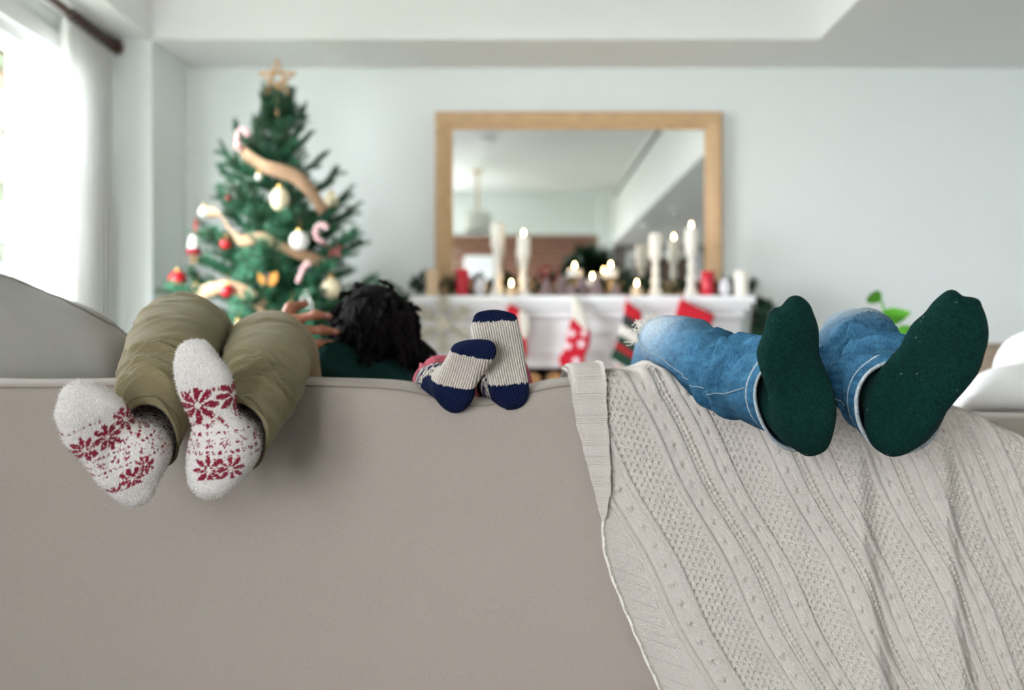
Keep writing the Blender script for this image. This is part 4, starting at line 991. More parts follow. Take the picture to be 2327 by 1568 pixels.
# ---------------- child in pink trousers and navy-toed socks
pc = empty('child', (-0.03, 2.25, 0.44)); tag(pc, 'child lying on sofa, small oatmeal socks with navy toes and heels on its back', 'child')
k1 = [(1020, 802), (1036, 778), (1075, 766), (1115, 768), (1132, 785), (1130, 806), (1110, 838), (1092, 862), (1077, 885), (1072, 908), (1058, 930), (1035, 938), (1012, 926), (1000, 900), (997, 870), (1001, 838), (1012, 815)]
make_sock('sock', pc, k1, (1035, 937), (1085, 768), 1.72, 1.66, -0.25, [(P(1016, 872, 1.75), 0.031), (P(998, 870, 1.79), 0.032), (P(980, 866, 1.84), 0.030)], kid_col(0.745, 0.30, -0.20), M['kid_sock'], h=0.0016, th=0.66, k=0.018, arch=0.004, rest=SOFA_BACK, label='small oatmeal sock with navy toe and heel')
k2 = [(1068, 745), (1072, 718), (1085, 705), (1118, 699), (1150, 703), (1173, 715), (1180, 740), (1190, 780), (1197, 840), (1202, 880), (1199, 905), (1187, 922), (1165, 930), (1142, 922), (1120, 895), (1103, 850), (1087, 800), (1073, 765)]
make_sock('sock', pc, k2, (1165, 930), (1118, 699), 1.73, 1.70, 0.1, [(P(1150, 890, 1.77), 0.027), (P(1132, 880, 1.81), 0.026), (P(1115, 874, 1.87), 0.026)], kid_col(0.865, 0.245, 0.16), M['kid_sock'], h=0.0016, th=0.66, k=0.018, arch=0.004, rest=SOFA_BACK, label='small oatmeal sock with navy toe and heel')
wk = wrinkles(71, [(0.03, 0.02, 5, 0.002), (0.12, 0.04, 5, 0.002)]); pcol = lambda S, PH, p: np.ones((*S.shape, 3))*0.5
K1 = leg_loft([('px', (950, 884), (1008, 864), 1.83, 0.027), ('px', (944, 880), (1000, 862), 1.87, 0.029), ('w', (-0.150, 1.94, 0.872), 0.030, 0.030), ('w', (-0.128, 2.01, 0.868), 0.036, 0.036), ('w', (-0.105, 2.06, 0.79), 0.048, 0.048), ('w', (-0.085, 2.12, 0.65), 0.052, 0.052), ('w', (-0.075, 2.2, 0.53), 0.055, 0.055)], 80, 48, wk, pcol)
K2 = leg_loft([('px', (1086, 902), (1150, 864), 1.83, 0.033), ('px', (1080, 892), (1142, 858), 1.87, 0.034), ('w', (-0.035, 1.94, 0.885), 0.036, 0.036), ('w', (-0.01, 2.01, 0.88), 0.042, 0.042), ('w', (0.005, 2.06, 0.80), 0.048, 0.048), ('w', (0.015, 2.12, 0.65), 0.052, 0.052), ('w', (0.02, 2.2, 0.53), 0.055, 0.055)], 80, 48, wk, pcol)
hv, hf = blob([((-0.075, 2.2, 0.53), (0.02, 2.2, 0.53), 0.07, 0.07), ((-0.03, 2.22, 0.53), (-0.03, 2.34, 0.53), 0.08, 0.08)], 0.01, 0.02)
tv, tf, tcol = join_parts([K1[:3], K2[:3], (hv, hf, np.ones((len(hv), 3))*0.5)])
tv = press(tv, SOFA_BACK, 0.0005); mk('trousers', tv, tf, M['pink'], pc)
head_c = ((-0.03, 2.66, 0.545), (0, 0.1, 1), (0, 1, 0))
cc = body_cones([(-0.075, 2.2, 0.53), (0.02, 2.2, 0.53)], [K1[3], K2[3]], [P(985, 866, 1.83), P(1125, 878, 1.84)], [P(1030, 850, 1.755), P(1150, 850, 1.765)],
    [((-0.03, 2.24, 0.53), 0.10), ((-0.03, 2.36, 0.53), 0.10), ((-0.03, 2.46, 0.53), 0.11), ((-0.03, 2.56, 0.54), 0.06)], head_c,
    [[((-0.13, 2.48, 0.53), 0.045), ((-0.20, 2.36, 0.50), 0.035), ((-0.15, 2.28, 0.57), 0.028)], [((0.07, 2.48, 0.53), 0.045), ((0.14, 2.36, 0.50), 0.035), ((0.10, 2.28, 0.57), 0.028)]], s=0.78, ls=0.6)
cc += hand_cones((-0.15, 2.28, 0.57), (0.6, -0.5, 0.3), (0, 0.3, 1), 0.66)+hand_cones((0.10, 2.28, 0.57), (-0.6, -0.5, 0.3), (0, 0.3, 1), 0.66)
bv, bf = blob(cc, 0.0065, 0.016); bv = press(bv, SOFA_BACK, 0.005); mk('body', bv, bf, M['skin'], pc)
sv, sf = blob([((-0.03, 2.28, 0.53), (-0.03, 2.46, 0.53), 0.098, 0.10), ((-0.13, 2.48, 0.53), (-0.20, 2.36, 0.50), 0.042, 0.034), ((0.07, 2.48, 0.53), (0.14, 2.36, 0.50), 0.042, 0.034), ((-0.20, 2.36, 0.50), (-0.16, 2.30, 0.56), 0.034, 0.028), ((0.14, 2.36, 0.50), (0.11, 2.30, 0.56), 0.034, 0.028)], 0.010, 0.02)
mk('top', sv, sf, M['white_felt'], pc)
hv2, hf2 = blob([((-0.03, 2.685, 0.53), (-0.03, 2.69, 0.52), 0.078, 0.08)], 0.009, 0.02); mk('hair', hv2, hf2, M['hair'], pc)
face_parts(head_c, pc, 0.78)

# ---------------- person with dreadlocks in a dark green sweater, seen from behind
pb = empty('person', (-0.34, 2.6, 0.44)); tag(pb, 'person with black dreadlocks and dark green sweater sitting with back turned', 'person')
YH = 2.42
hc = P(852, 748, YH); head_b = (hc, (0.1, 1, 0.12), (-0.02, -0.1, 1))
nk = P(835, 835, YH); shl = P(716, 838, YH+0.02); shr = P(925, 893, YH+0.02)
el = Vector((-0.61, 2.52, 0.83)); wr_ = P(628, 762, 2.34)
cb = [(( -0.375, 2.60, 0.535), (-0.385, 3.02, 0.52), 0.070, 0.055), ((-0.24, 2.60, 0.53), (-0.22, 3.02, 0.52), 0.075, 0.055), ((-0.385, 3.02, 0.52), (-0.385, 3.06, 0.12), 0.052, 0.035), ((-0.22, 3.02, 0.52), (-0.22, 3.06, 0.12), 0.052, 0.035),
      ((-0.385, 3.06, 0.10), (-0.385, 3.20, 0.05), 0.035, 0.025), ((-0.22, 3.06, 0.10), (-0.22, 3.20, 0.05), 0.035, 0.025)]
tor = [((-0.325, 2.60, 0.56), 0.12), ((-0.345, 2.53, 0.66), 0.11), ((nk.x-0.01, 2.47, 0.79), 0.115), (tuple(nk), 0.055)]
for i in range(3): cb.append((tor[i][0], tor[i+1][0], tor[i][1], tor[i+1][1]))
cb += [c for c in body_cones([], [], [], [], tor, head_b, [], s=0.9)]
cb += [(shl, el, 0.05, 0.04), (el, wr_, 0.038, 0.026), (nk, shl, 0.05, 0.05), (nk, shr, 0.05, 0.05), (shr, (-0.17, 2.52, 0.62), 0.05, 0.04), ((-0.17, 2.52, 0.62), (-0.22, 2.74, 0.60), 0.038, 0.027)]
# the raised hand: fingers reach to the hair
YHD = 2.30
palm = P(648, 762, YHD+0.02)
fing = [[(668, 728), (717, 715), (748, 718)], [(676, 750), (733, 750), (766, 754)], [(678, 772), (725, 783), (753, 780)], [(676, 800), (712, 812), (732, 817)]]
for k, ch in enumerate(fing):
    kn = P(*ch[0], YHD+0.005*k); cb.append((wr_, kn, 0.022, 0.014))
    a = P(*ch[1], YHD-0.012+0.004*k); b = P(*ch[2], YHD+0.004*k)
    cb += [(kn, a, 0.0105, 0.0098), (a, b, 0.0096, 0.0078)]
cb += [(wr_, P(660, 700, YHD+0.05), 0.02, 0.013), (P(660, 700, YHD+0.05), P(694, 690, YHD+0.085), 0.012, 0.009)]
cb += hand_cones((-0.22, 2.74, 0.60), (-0.2, 1, -0.1), (0, 0, 1))
cb.append((P(740, 862, 2.32), P(800, 860, 2.32), 0.010, 0.009))      # a finger of the other hand resting on the arm
bv, bf = blob(cb, 0.0052, 0.011); bod = mk('body', bv, bf, M['skin'], pb)
for k, ch in enumerate(fing):
    a = P(*ch[1], YHD-0.012+0.004*k); b = P(*ch[2], YHD+0.004*k); d = (b-a).normalized(); c = b-d*0.004+Vector((0, -0.0065, 0.0008))
    up = Vector((0, -1, 0)); sd = d.cross(up).normalized(); vv = []; nn = 14
    vv.append(c+up*0.0024)
    for q in range(nn): vv.append(c+d*0.0075*math.cos(2*PI*q/nn)+sd*0.0052*math.sin(2*PI*q/nn)-up*0.0012)
    mk('nail', vv, [(0, 1+q, 1+(q+1) % nn) for q in range(nn)], M['nail'], bod)
# sweater with soft folds
sc_ = [((-0.325, 2.60, 0.565), (-0.345, 2.53, 0.66), 0.135, 0.135), ((-0.345, 2.53, 0.66), (nk.x-0.01, 2.47, 0.785), 0.14, 0.125), (shl, nk, 0.066, 0.062), (nk, shr, 0.066, 0.060), (shl, el, 0.066, 0.055), (el, (wr_+el)/2, 0.054, 0.044),
       (shr, (-0.17, 2.52, 0.62), 0.062, 0.052), ((-0.17, 2.52, 0.62), (-0.21, 2.70, 0.60), 0.05, 0.038), (nk, nk+Vector((0, 0, 0.02)), 0.072, 0.066), (P(745, 858, 2.34), P(862, 888, 2.34), 0.080, 0.078), (P(745, 858, 2.34), (-0.34, 2.45, 0.62), 0.085, 0.12)]
sv, sf = blob(sc_, 0.0085, 0.035)
d = 0.004*np.sin(sv[:, 0]*60+sv[:, 2]*90+3*np.sin(sv[:, 2]*20))+0.003*np.sin(sv[:, 0]*110-sv[:, 2]*50)
sv[:, 1] -= d
mk('sweater', sv, sf, M['sweater'], pb)
jv, jf = blob([((-0.375, 2.58, 0.535), (-0.385, 3.02, 0.52), 0.085, 0.07), ((-0.24, 2.58, 0.53), (-0.22, 3.02, 0.52), 0.092, 0.07), ((-0.385, 3.02, 0.52), (-0.385, 3.06, 0.14), 0.068, 0.05), ((-0.22, 3.02, 0.52), (-0.22, 3.06, 0.14), 0.068, 0.05)], 0.012, 0.02)
mk('trousers', jv, jf, M['hair'], pb)
# dreadlocks
rg = np.random.default_rng(77); hb = MB(); R = Vector((0.078, 0.086, 0.088))
sv, sf = blob([(hc+Vector((0, -0.012, 0.02)), hc+Vector((0, -0.03, 0.0)), 0.088, 0.088), (hc+Vector((0, -0.02, -0.01)), hc+Vector((0.01, -0.02, -0.05)), 0.082, 0.060)], 0.008, 0.02)
hb.add(sv, [tuple(q) for q in sf])
for k in range(230):
    th = rg.uniform(0, 2*PI); zz = rg.uniform(-0.35, 1.0); rr = math.sqrt(max(0, 1-zz*zz)); dv = Vector((rr*math.cos(th), rr*math.sin(th), zz))
    if dv.y > 0.55 and zz < 0.5: continue
    p = hc+Vector((dv.x*R.x, dv.y*R.y-0.01, dv.z*R.z)); pts = [p]; vel = (dv*0.35+Vector((dv.x*0.7+0.25+rg.normal()*0.35, -0.35+rg.normal()*0.35, -0.1+rg.normal()*0.3))).normalized()
    ln = rg.uniform(0.07, 0.145) if dv.x > 0.35 else (rg.uniform(0.05, 0.085) if dv.x > -0.2 else rg.uniform(0.03, 0.06)); n = 8; stiff = 0.30
    if k % 29 == 0: vel = (dv+Vector((0.35, 0, 0.15))).normalized(); ln = 0.065; stiff = 0.10
    for i in range(n):
        vel = (vel+Vector((rg.normal()*0.34, rg.normal()*0.34, -stiff+rg.normal()*0.12))).normalized(); q = pts[-1]+vel*ln/n
        e = q-hc; sc2 = math.sqrt((e.x/(R.x+0.011))**2+((e.y+0.01)/(R.y+0.011))**2+(e.z/(R.z+0.009))**2)
        if e.z > -0.03 and (sc2 < 1 or (sc2 > 1.24 and stiff > 0.2)): q = hc+e/sc2*(1.0 if sc2 < 1 else 1.2)
        pts.append(q)
    r0 = rg.uniform(0.0058, 0.0090)
    hb.tube(pts, [r0*(0.9+0.25*math.sin(i*2.1+k)) if i < n else r0*0.5 for i in range(n+1)], 6)
hb.build('hair', M['hair'], pb, smooth=True)
face_parts(head_b, pb)
# ------------------------------------------------------------------ Christmas tree and its ornaments
def needle_spray(seed, ln=0.085, m=None, stem_m=None, twigs=13):
    """one fir branch of unit length along +X: stem, side twigs and flat needles"""
    rg = np.random.default_rng(seed); V = []; Fn = []; axes = []
    stem = [Vector((t, 0.03*math.sin(t*3+seed), -0.10*math.sin(t*PI)+0.06*t)) for t in np.linspace(0, 1, 9)]
    axes.append(stem)
    for k in range(twigs):
        t = 0.18+0.78*k/twigs; i = min(7, int(t*8)); b = stem[i].lerp(stem[i+1], t*8-i); sg = 1 if k % 2 else -1
        d = Vector((0.75, sg*0.75, rg.normal()*0.25)).normalized(); l = 0.42*(1.05-0.72*t)*rg.uniform(0.8, 1.2)
        axes.append([b, b+d*l*0.5, b+d*l+Vector((0.03, 0, 0.03))])
    mb = MB()
    for a, ax in enumerate(axes): mb.tube(ax, 0.012 if a == 0 else 0.007, 4)
    nst = len(mb.f)
    for ax in axes:
        L = sum((ax[i+1]-ax[i]).length for i in range(len(ax)-1)); n = int(L/0.017)
        for k in range(n):
            t = (k+0.5)/n*(len(ax)-1); i = int(t); p = ax[i].lerp(ax[i+1], t-i); d = (ax[i+1]-ax[i]).normalized()
            u = d.orthogonal().normalized(); w = d.cross(u)
            for q in range(4):
                an = q*PI/2+rg.uniform(-0.6, 0.6)+k*0.7; r = u*math.cos(an)+w*math.sin(an)
                nd = (d*0.65+r).normalized(); tip = p+nd*ln*rg.uniform(0.75, 1.15); s = nd.cross(r).normalized()*0.0075
                mb.add([p-s, p+s, tip], [(0, 1, 2)])
    me = mesh_from('branch', mb.v, mb.f, False); me.materials.append(M['bark'] if stem_m is None else stem_m); me.materials.append(m)
    idx = np.ones(len(mb.f), np.int32); idx[:nst] = 0; me.polygons.foreach_set('material_index', idx)
    return me
YT = 4.15; XT = P(630, 0, YT).x
def tree_r(z): return np.interp(z, [0.2, 0.5, 1.1, 1.28, 1.5, 1.7, 1.85, 2.0, 2.03], [0.50, 0.46, 0.355, 0.325, 0.27, 0.205, 0.155, 0.10, 0.06])
tree = empty('christmas_tree', (XT, YT, 0)); tag(tree, 'green artificial fir Christmas tree with ribbons and baubles by the wall', 'christmas tree')
MB().tube([(XT, YT, 0.02), (XT, YT, 1.0), (XT, YT, 1.97)], [0.028, 0.02, 0.007], 10).build('trunk', M['bark'], tree, smooth=True)
MB().lathe((XT, YT, 0), [(0.17, 0), (0.16, 0.03), (0.05, 0.06), (0.04, 0.14)], 20).build('stand', M['rod'], tree, smooth=True)
sprays = [needle_spray(s, m=M['needle']) for s in (1, 2, 3, 4)]
rg = np.random.default_rng(12); az = 0.0; z = 0.34; nbr = 0
while z < 1.99:
    fr_ = (z-0.34)/1.65; n = 8 if fr_ < 0.7 else (6 if fr_ < 0.9 else 5)
    for k in range(n):
        az += 2*PI/n+rg.uniform(-0.16, 0.16)
        ln = float(tree_r(z))*rg.uniform(0.78, 1.32); pit = math.radians(np.interp(fr_, [0, 0.5, 0.8, 1], [2, 12, 24, 62])+rg.normal()*7)
        d = Vector((math.cos(az)*math.cos(pit), math.sin(az)*math.cos(pit), math.sin(pit)))
        q = d.to_track_quat('X', 'Z'); zz = z-ln*math.sin(pit)*0.6+rg.uniform(-0.03, 0.03)
        link_mesh('branch', sprays[rg.integers(0, 4)], tree, (XT, YT, zz), q, (ln, max(ln, 0.2), max(ln, 0.2))); nbr += 1
    az += 0.37; z += np.interp(fr_, [0, 0.6, 1], [0.098, 0.078, 0.062])
for k in range(5):
    a = k*2.4; d = Vector((0.35*math.cos(a), 0.35*math.sin(a), 1)); link_mesh('branch', sprays[k % 4], tree, (XT, YT, 1.80), d.to_track_quat('X', 'Z'), (0.19, 0.2, 0.2))

def on_tree(x, y, out=0.02):
    Y = 3.9
    for _ in range(6):
        p = P(x, y, Y); r = float(tree_r(p.z))*0.92; dx = p.x-XT; Y = YT-math.sqrt(max(r*r-dx*dx, 0.0))-out
    return P(x, y, Y)
# star topper made of rattan sticks
sp_ = P(637, 186, YT); YT_ = YT; YT = YT-0.05; star = empty('star_topper', (sp_.x, YT, sp_.z-0.09)); tag(star, 'open rattan five-pointed star on the treetop', 'star')
for dy in (-0.012, 0.012):
    pts = [(sp_.x+0.078*math.sin(2*PI*k/5)*(1 if k*2 % 2 == 0 else 1), sp_.z+0.078*math.cos(2*PI*k/5)) for k in range(5)]
    for k in range(5):
        a = pts[k]; b = pts[(k+2) % 5]; c = Vector((sp_.x, 0, sp_.z))
        MB().tube([(a[0], YT-0.004*np.sign(dy), a[1]), ((a[0]+b[0])/2, YT+dy*1.3, (a[1]+b[1])/2), (b[0], YT-0.004*np.sign(dy), b[1])], 0.0046, 6).build('stick', M['rattan'], star, smooth=True)
MB().tube([(sp_.x, YT, sp_.z-0.035), (sp_.x, YT, sp_.z-0.15)], 0.006, 8).build('stem', M['rattan'], star, smooth=True); YT = YT_

def ball_prof(r, n=14): return [(max(0.0008, r*math.sin(PI*k/n)), r-r*math.cos(PI*k/n)) for k in range(n+1)]
def bauble(x, y, rpx, m, label, shape=1.0, out=0.03, group='baubles on the tree'):
    c = on_tree(x, y, out); r = rpx*c.y/FPX; root = empty('bauble', (c.x, c.y, c.z-r*shape)); tag(root, label, 'ornament', group)
    MB().lathe((c.x, c.y, c.z-r*shape), [(a, b*shape) for a, b in ball_prof(r)], 28).build('ball', m, root, smooth=True)
    t = c.z+r*shape
    cap = MB().lathe((c.x, c.y, t-0.003), [(0.2*r+0.003, 0), (0.2*r+0.003, 0.010), (0.003, 0.012)], 14).build('cap', M['gold'], root, smooth=True)
    MB().tube([(c.x, c.y, t+0.008), (c.x+0.004, c.y+0.008, t+0.03), (c.x, c.y+0.02, t+0.045)], 0.0010, 5).build('hook', M['gold'], cap, smooth=True)
    return root
bauble(636, 453, 21, M['cream_ball'], 'cream egg-shaped bauble high on the tree under the ribbon', 1.3)
bauble(752, 455, 17, M['cream_ball'], 'small cream bauble at the tree edge beside the upper ribbon')
bauble(464, 481, 12, M['white_ball'], 'small white bauble at the end of the middle ribbon', out=0.078)
bauble(680, 547, 22, M['white_ball'], 'large round white bauble just above the middle ribbon', out=0.088)
bauble(514, 552, 14, M['red_ball'], 'small shiny red bauble beside the middle ribbon')
bauble(404, 636, 21, M['red_ball'], 'large matt red bauble hanging out at the tree edge')
bauble(446, 661, 14, M['red_ball'], 'small red bauble just before the start of the lower ribbon')
bauble(516, 661, 15, M['red_ball'], 'red bauble lying on the lower ribbon', out=0.062)
bauble(752, 655, 22, M['cream_ball'], 'large cream bauble low on the tree near the dreadlocked head', 1.1)
bauble(542, 746, 18, M['cream_ball'], 'cream bauble low on the tree between the olive knees')
bauble(519, 449, 7, M['berry'], 'tiny dark red bauble among the upper branches')
bauble(662, 700, 10, M['white_ball'], 'tiny white bauble low among the branches')
bauble(588, 402, 8, M['white_ball'], 'tiny white bauble right below the upper ribbon')
def candy_cane(pts, label, rpx=6):
    ps = [on_tree(x, y, 0.078) for x, y in pts]; yy = sum(p.y for p in ps)/len(ps); ps = [P(x, y, yy) for x, y in pts]
    path = catmull([np.array(p) for p in ps], 34); r = rpx*yy/FPX
    n = 12; mb = MB().tube([Vector(p) for p in path], r, n); m = len(path)
    col = np.array([srgb(206, 40, 58) if ((i//1)*0.42+k/n*2) % 2 < 0.8 else srgb(244, 236, 232) for i in range(m) for k in range(n)])
    return mk('candy_cane', mb.v, mb.f, M['vfelt'], None, True, col=col, label=label, cat='ornament', group='candy canes on the tree')
candy_cane([(545, 345), (540, 322), (541, 303), (551, 294), (561, 300), (562, 310)], 'striped candy cane hanging at the upper ribbon end')
candy_cane([(736, 551), (722, 543), (717, 528), (722, 514), (736, 511), (744, 520)], 'red striped candy cane curled beside the white bauble', 6)
candy_cane([(676, 642), (684, 622), (692, 604), (699, 597), (704, 603)], 'striped candy cane slanting below the white bauble', 5)
# red fabric star
c = on_tree(760, 566, 0.03); stp = [(760+(26 if k % 2 == 0 else 11)*math.sin(PI*k/5), 566-(26 if k % 2 == 0 else 11)*math.cos(PI*k/5)) for k in range(10)]
def polyg(name, px, Y, th, m, parent=None, **kw):
    a = [P(x, y, Y) for x, y in px]; n = len(a); v = [p+Vector((0, -th/2, 0)) for p in a]+[p+Vector((0, th/2, 0)) for p in a]
    f = [tuple(range(n)), tuple(range(2*n-1, n-1, -1))]+[(i, n+i, n+(i+1) % n, (i+1) % n) for i in range(n)]
    return mk(name, v, f, m, parent, False, **kw)
polyg('star_ornament', stp, c.y, 0.018, M['red_ball'], label='glossy red star ornament at the tree edge', cat='ornament')
# hanging doll-like ornament on a red string
c = on_tree(442, 550, 0.02); hg = empty('bell_figure', (c.x, c.y, P(0, 590, c.y).z)); tag(hg, 'cream and red hanging figure on red ribbon at the tree edge', 'ornament')
k_ = c.y/FPX
MB().tube([P(446, 497, c.y), P(445, 520, c.y), P(444, 540, c.y)], 0.005, 6).build('string', M['red_felt'], hg, smooth=True)
MB().lathe(P(441, 566, c.y), [(0.004, 0), (14*k_, 0.004), (12*k_, 20*k_), (7*k_, 32*k_), (0.003, 36*k_)], 18).build('torso', M['white_ball'], hg, smooth=True)
MB().lathe(P(441, 580, c.y), [(0.004, 0), (20*k_, 0.006), (16*k_, 10*k_), (9*k_, 18*k_)], 18).build('skirt', M['berry'], hg, smooth=True)
for dx in (-4, 5): MB().tube([P(441+dx, 578, c.y), P(441+dx, 598, c.y)], 0.004, 6).build('foot', M['ginger'], hg, smooth=True)
# gingerbread-coloured wings
c = on_tree(608, 634, 0.03); gw = empty('winged_ornament', (c.x, c.y, c.z-0.04)); tag(gw, 'golden brown winged wooden ornament on the tree', 'ornament')
polyg('wing', [(586, 618), (600, 628), (604, 645), (596, 648), (586, 636)], c.y, 0.008, M['ginger'], gw)
polyg('wing', [(614, 622), (630, 617), (632, 634), (622, 650), (608, 648)], c.y, 0.008, M['ginger'], gw)
MB().tube([P(608, 620, c.y), P(607, 650, c.y)], 0.006, 8).build('stick', M['rod'], gw, smooth=True)
# white lace drop
c = on_tree(697, 690, 0.03); lf = empty('lace_drop', (c.x, c.y, c.z-0.06)); tag(lf, 'white lacy drop ornament low on the tree', 'ornament')
for (dx, dy, r) in ((0, -24, 6), (-3, -10, 9), (4, 2, 8), (-6, 10, 9), (6, 18, 9), (-2, 27, 7)):
    a = [P(697+dx+r*math.cos(q), 690+dy+r*math.sin(q), c.y) for q in np.linspace(0, 2*PI, 19)]; MB().tube(a, 0.0042, 6).build('loop', M['white_ball'], lf, smooth=True)
# wide ribbons
def ribbon(pts, wpx, label, tw):
    ps = [on_tree(x, y, 0.035) for x, y in pts]; path = catmull([np.array(p) for p in ps], 60); V = []
    for i, p in enumerate(path):
        t = i/59; w = wpx*p[1]/FPX/2; a = tw[0]+tw[1]*math.sin(t*tw[2]); T = Vector(path[min(i+1, 59)]-path[max(i-1, 0)]).normalized()
        up = Vector((0, 0, 1)); up = (up-T*up.dot(T)).normalized(); sd = T.cross(up); d = up*math.cos(a)+sd*math.sin(a)
        for q in np.linspace(-1, 1, 5): V.append(Vector(p)+d*w*q+sd*0.008*(1-q*q))
    f = [(i*5+k, i*5+k+1, (i+1)*5+k+1, (i+1)*5+k) for i in range(59) for k in range(4)]
    o = mk('ribbon', V, f, M['ribbon'], None, True, label=label, cat='ribbon', group='burlap ribbons round the tree')
    s = o.modifiers.new('solid', 'SOLIDIFY'); s.thickness = 0.002
ribbon([(537, 325), (560, 352), (600, 378), (635, 388), (672, 402), (705, 435), (735, 480)], 32, 'wide tan ribbon across the upper tree', (0.1, 0.35, 5.0))
ribbon([(466, 482), (498, 484), (522, 518), (548, 546), (598, 540), (640, 560), (690, 580), (745, 602)], 26, 'wide tan ribbon across the middle of the tree', (0.2, 0.7, 7.0))
ribbon([(452, 668), (488, 656), (520, 652), (556, 664), (590, 690), (622, 722)], 30, 'wide tan ribbon across the lower tree', (0.0, 0.5, 6.0))
# ------------------------------------------------------------------ fireplace, mirror and everything on the mantel
YM = 4.45; mx = lambda px, Y=YM: (px-1163.5)*Y/FPX
ZM = CZ+(784-671)*YM/FPX
fp = empty('fireplace', (mx(1325), 4.65, 0)); tag(fp, 'white painted fireplace surround with moulded mantel shelf', 'fireplace')
x0, x1 = mx(930), mx(1718)
W_ = M['white_gloss']
MB().box(x0, x1, YM, YB, ZM-0.036, ZM).build('mantel_shelf', W_, fp, bevel=0.006)
MB().box(x0+0.015, x1-0.015, YM+0.02, YB, ZM-0.062, ZM-0.036).build('moulding', W_, fp, bevel=0.008)
MB().box(x0+0.035, x1-0.035, YM+0.045, YB, ZM-0.10, ZM-0.062).build('moulding', W_, fp, bevel=0.010)
ZO = CZ+(784-836)*4.53/FPX
xl, xr = x0+0.05, x1-0.05
MB().box(xl, xr, YM+0.075, YB, ZO, ZM-0.10).build('lintel', W_, fp, bevel=0.003)
for zz in (ZM-0.175, ZO+0.06): MB().box(xl, xr, YM+0.062, YM+0.076, zz, zz+0.022).build('moulding', W_, fp, bevel=0.005)
for a, b in ((xl, xl+0.24), (xr-0.24, xr)):
    MB().box(a, b, YM+0.076, YB, 0, ZO).build('pilaster', W_, fp, bevel=0.003)
    MB().box(a+0.05, b-0.05, YM+0.066, YM+0.077, 0.12, ZO-0.05).build('panel', W_, fp, bevel=0.004)
MB().box(xl+0.24, xr-0.24, YB-0.02, YB-0.005, 0, ZO).build('firebox', M['soot'], fp)
MB().box(xl-0.05, xr+0.05, YM-0.15, YB, 0.0, 0.02).build('hearth', M['soot'], fp)

# stacked split logs in the fireplace
lm = MB().lathe((0, 0, 0), [(0.045, 0.0), (0.05, 0.004), (0.05, 0.21), (0.045, 0.215)], 14, (0, 1, 0))
log_me = mesh_from('log', lm.v, lm.f, True); log_me.materials.append(M['bark'])
ends = MB().lathe((0, 0, 0), [(0.043, -0.0015), (0.042, 0.0005)], 14, (0, 1, 0)); end_me = mesh_from('cut_end', ends.v, ends.f, False); end_me.materials.append(M['log_end'])
row = 0; z = 0.07; rg = np.random.default_rng(4); nl = 0
while z < 0.78:
    x = xl+0.30+(0.052 if row % 2 else 0)
    while x < xr-0.29:
        s = rg.uniform(0.85, 1.0); y = 4.585+rg.uniform(0, 0.02)
        o = link_mesh('firewood_log', log_me, None, (x, y, z), (0, rg.uniform(0, 6), 0), (s, 1, s))
        tag(o, 'round cut firewood log stacked in the white fireplace', 'log', 'stacked firewood logs')
        e = bpy.data.objects.new('cut_end', end_me); COL.objects.link(e); e.parent = o
        x += 0.103; nl += 1
    z += 0.0868; row += 1

# mirror in an oak frame leaning on the mantel
YG = 4.80; ZT = CZ+(784-250)*4.765/FPX; fx0, fx1 = mx(988, 4.765), mx(1645, 4.765); fw = 0.088
mr = empty('mirror', ((fx0+fx1)/2, YG, ZM)); tag(mr, 'large mirror in a wide light oak frame above the mantel', 'mirror')
prof = [(0.0, -0.004), (0.0, -0.045), (0.012, -0.052), (0.045, -0.044), (0.068, -0.030), (0.082, -0.026), (fw, -0.012), (fw, -0.004)]     # (distance inwards, depth)
zb, zt = ZM+0.002, ZT
cor = [((fx0, zb), (1, 1)), ((fx1, zb), (-1, 1)), ((fx1, zt), (-1, -1)), ((fx0, zt), (1, -1))]
for k in range(4):
    (a, da), (b, db) = cor[k], cor[(k+1) % 4]; n = len(prof)
    v = [(a[0]+da[0]*d, YG+0.04+q, a[1]+da[1]*d) for d, q in prof]+[(b[0]+db[0]*d, YG+0.04+q, b[1]+db[1]*d) for d, q in prof]
    f = [(i, (i+1) % n, n+(i+1) % n, n+i) for i in range(n)]+[tuple(range(n)), tuple(range(2*n-1, n-1, -1))]
    mk('frame_member', v, f, M['oak'], mr, False)
MB().box(fx0+fw-0.01, fx1-fw+0.01, YG+0.018, YG+0.03, zb+fw-0.01, zt-fw+0.01).build('mirror_glass', M['mirror'], mr)

# candles
def flame(c, parent, s=0.72):
    return MB().lathe(c, [(0.0008, 0), (0.0045*s, 0.006*s), (0.0058*s, 0.013*s), (0.004*s, 0.023*s), (0.0006, 0.034*s)], 12).build('flame', M['flame'], parent, smooth=True)
CYL = []        # what stands on the mantel: x, y, radius, top
def candle(px, y0, y1, wpx, Y, m, label, lit=False, group=None, base=None, name='pillar_candle'):
    k = Y/FPX; r = wpx*k/2; b = P(px, y1, Y); b.z = ZM if base is None else base; h = P(px, y0, Y).z-b.z
    root = empty(name, b); tag(root, label, 'candle', group); CYL.append((b.x, b.y, r, b.z+h+0.02))
    MB().lathe(b, [(r*0.97, 0), (r, 0.002), (r, h-0.004), (r*0.93, h), (r*0.45, h-0.003), (0.001, h-0.004)], 26).build('wax', m, root, smooth=True)
    wk_ = MB().tube([b+Vector((0, 0, h-0.005)), b+Vector((0.0005, 0, h+0.004)), b+Vector((0.001, 0, h+0.010))], 0.0011, 6).build('wick', M['wick'], root, smooth=True)
    if lit: flame(b+Vector((0, 0, h+0.006)), root)
    return root
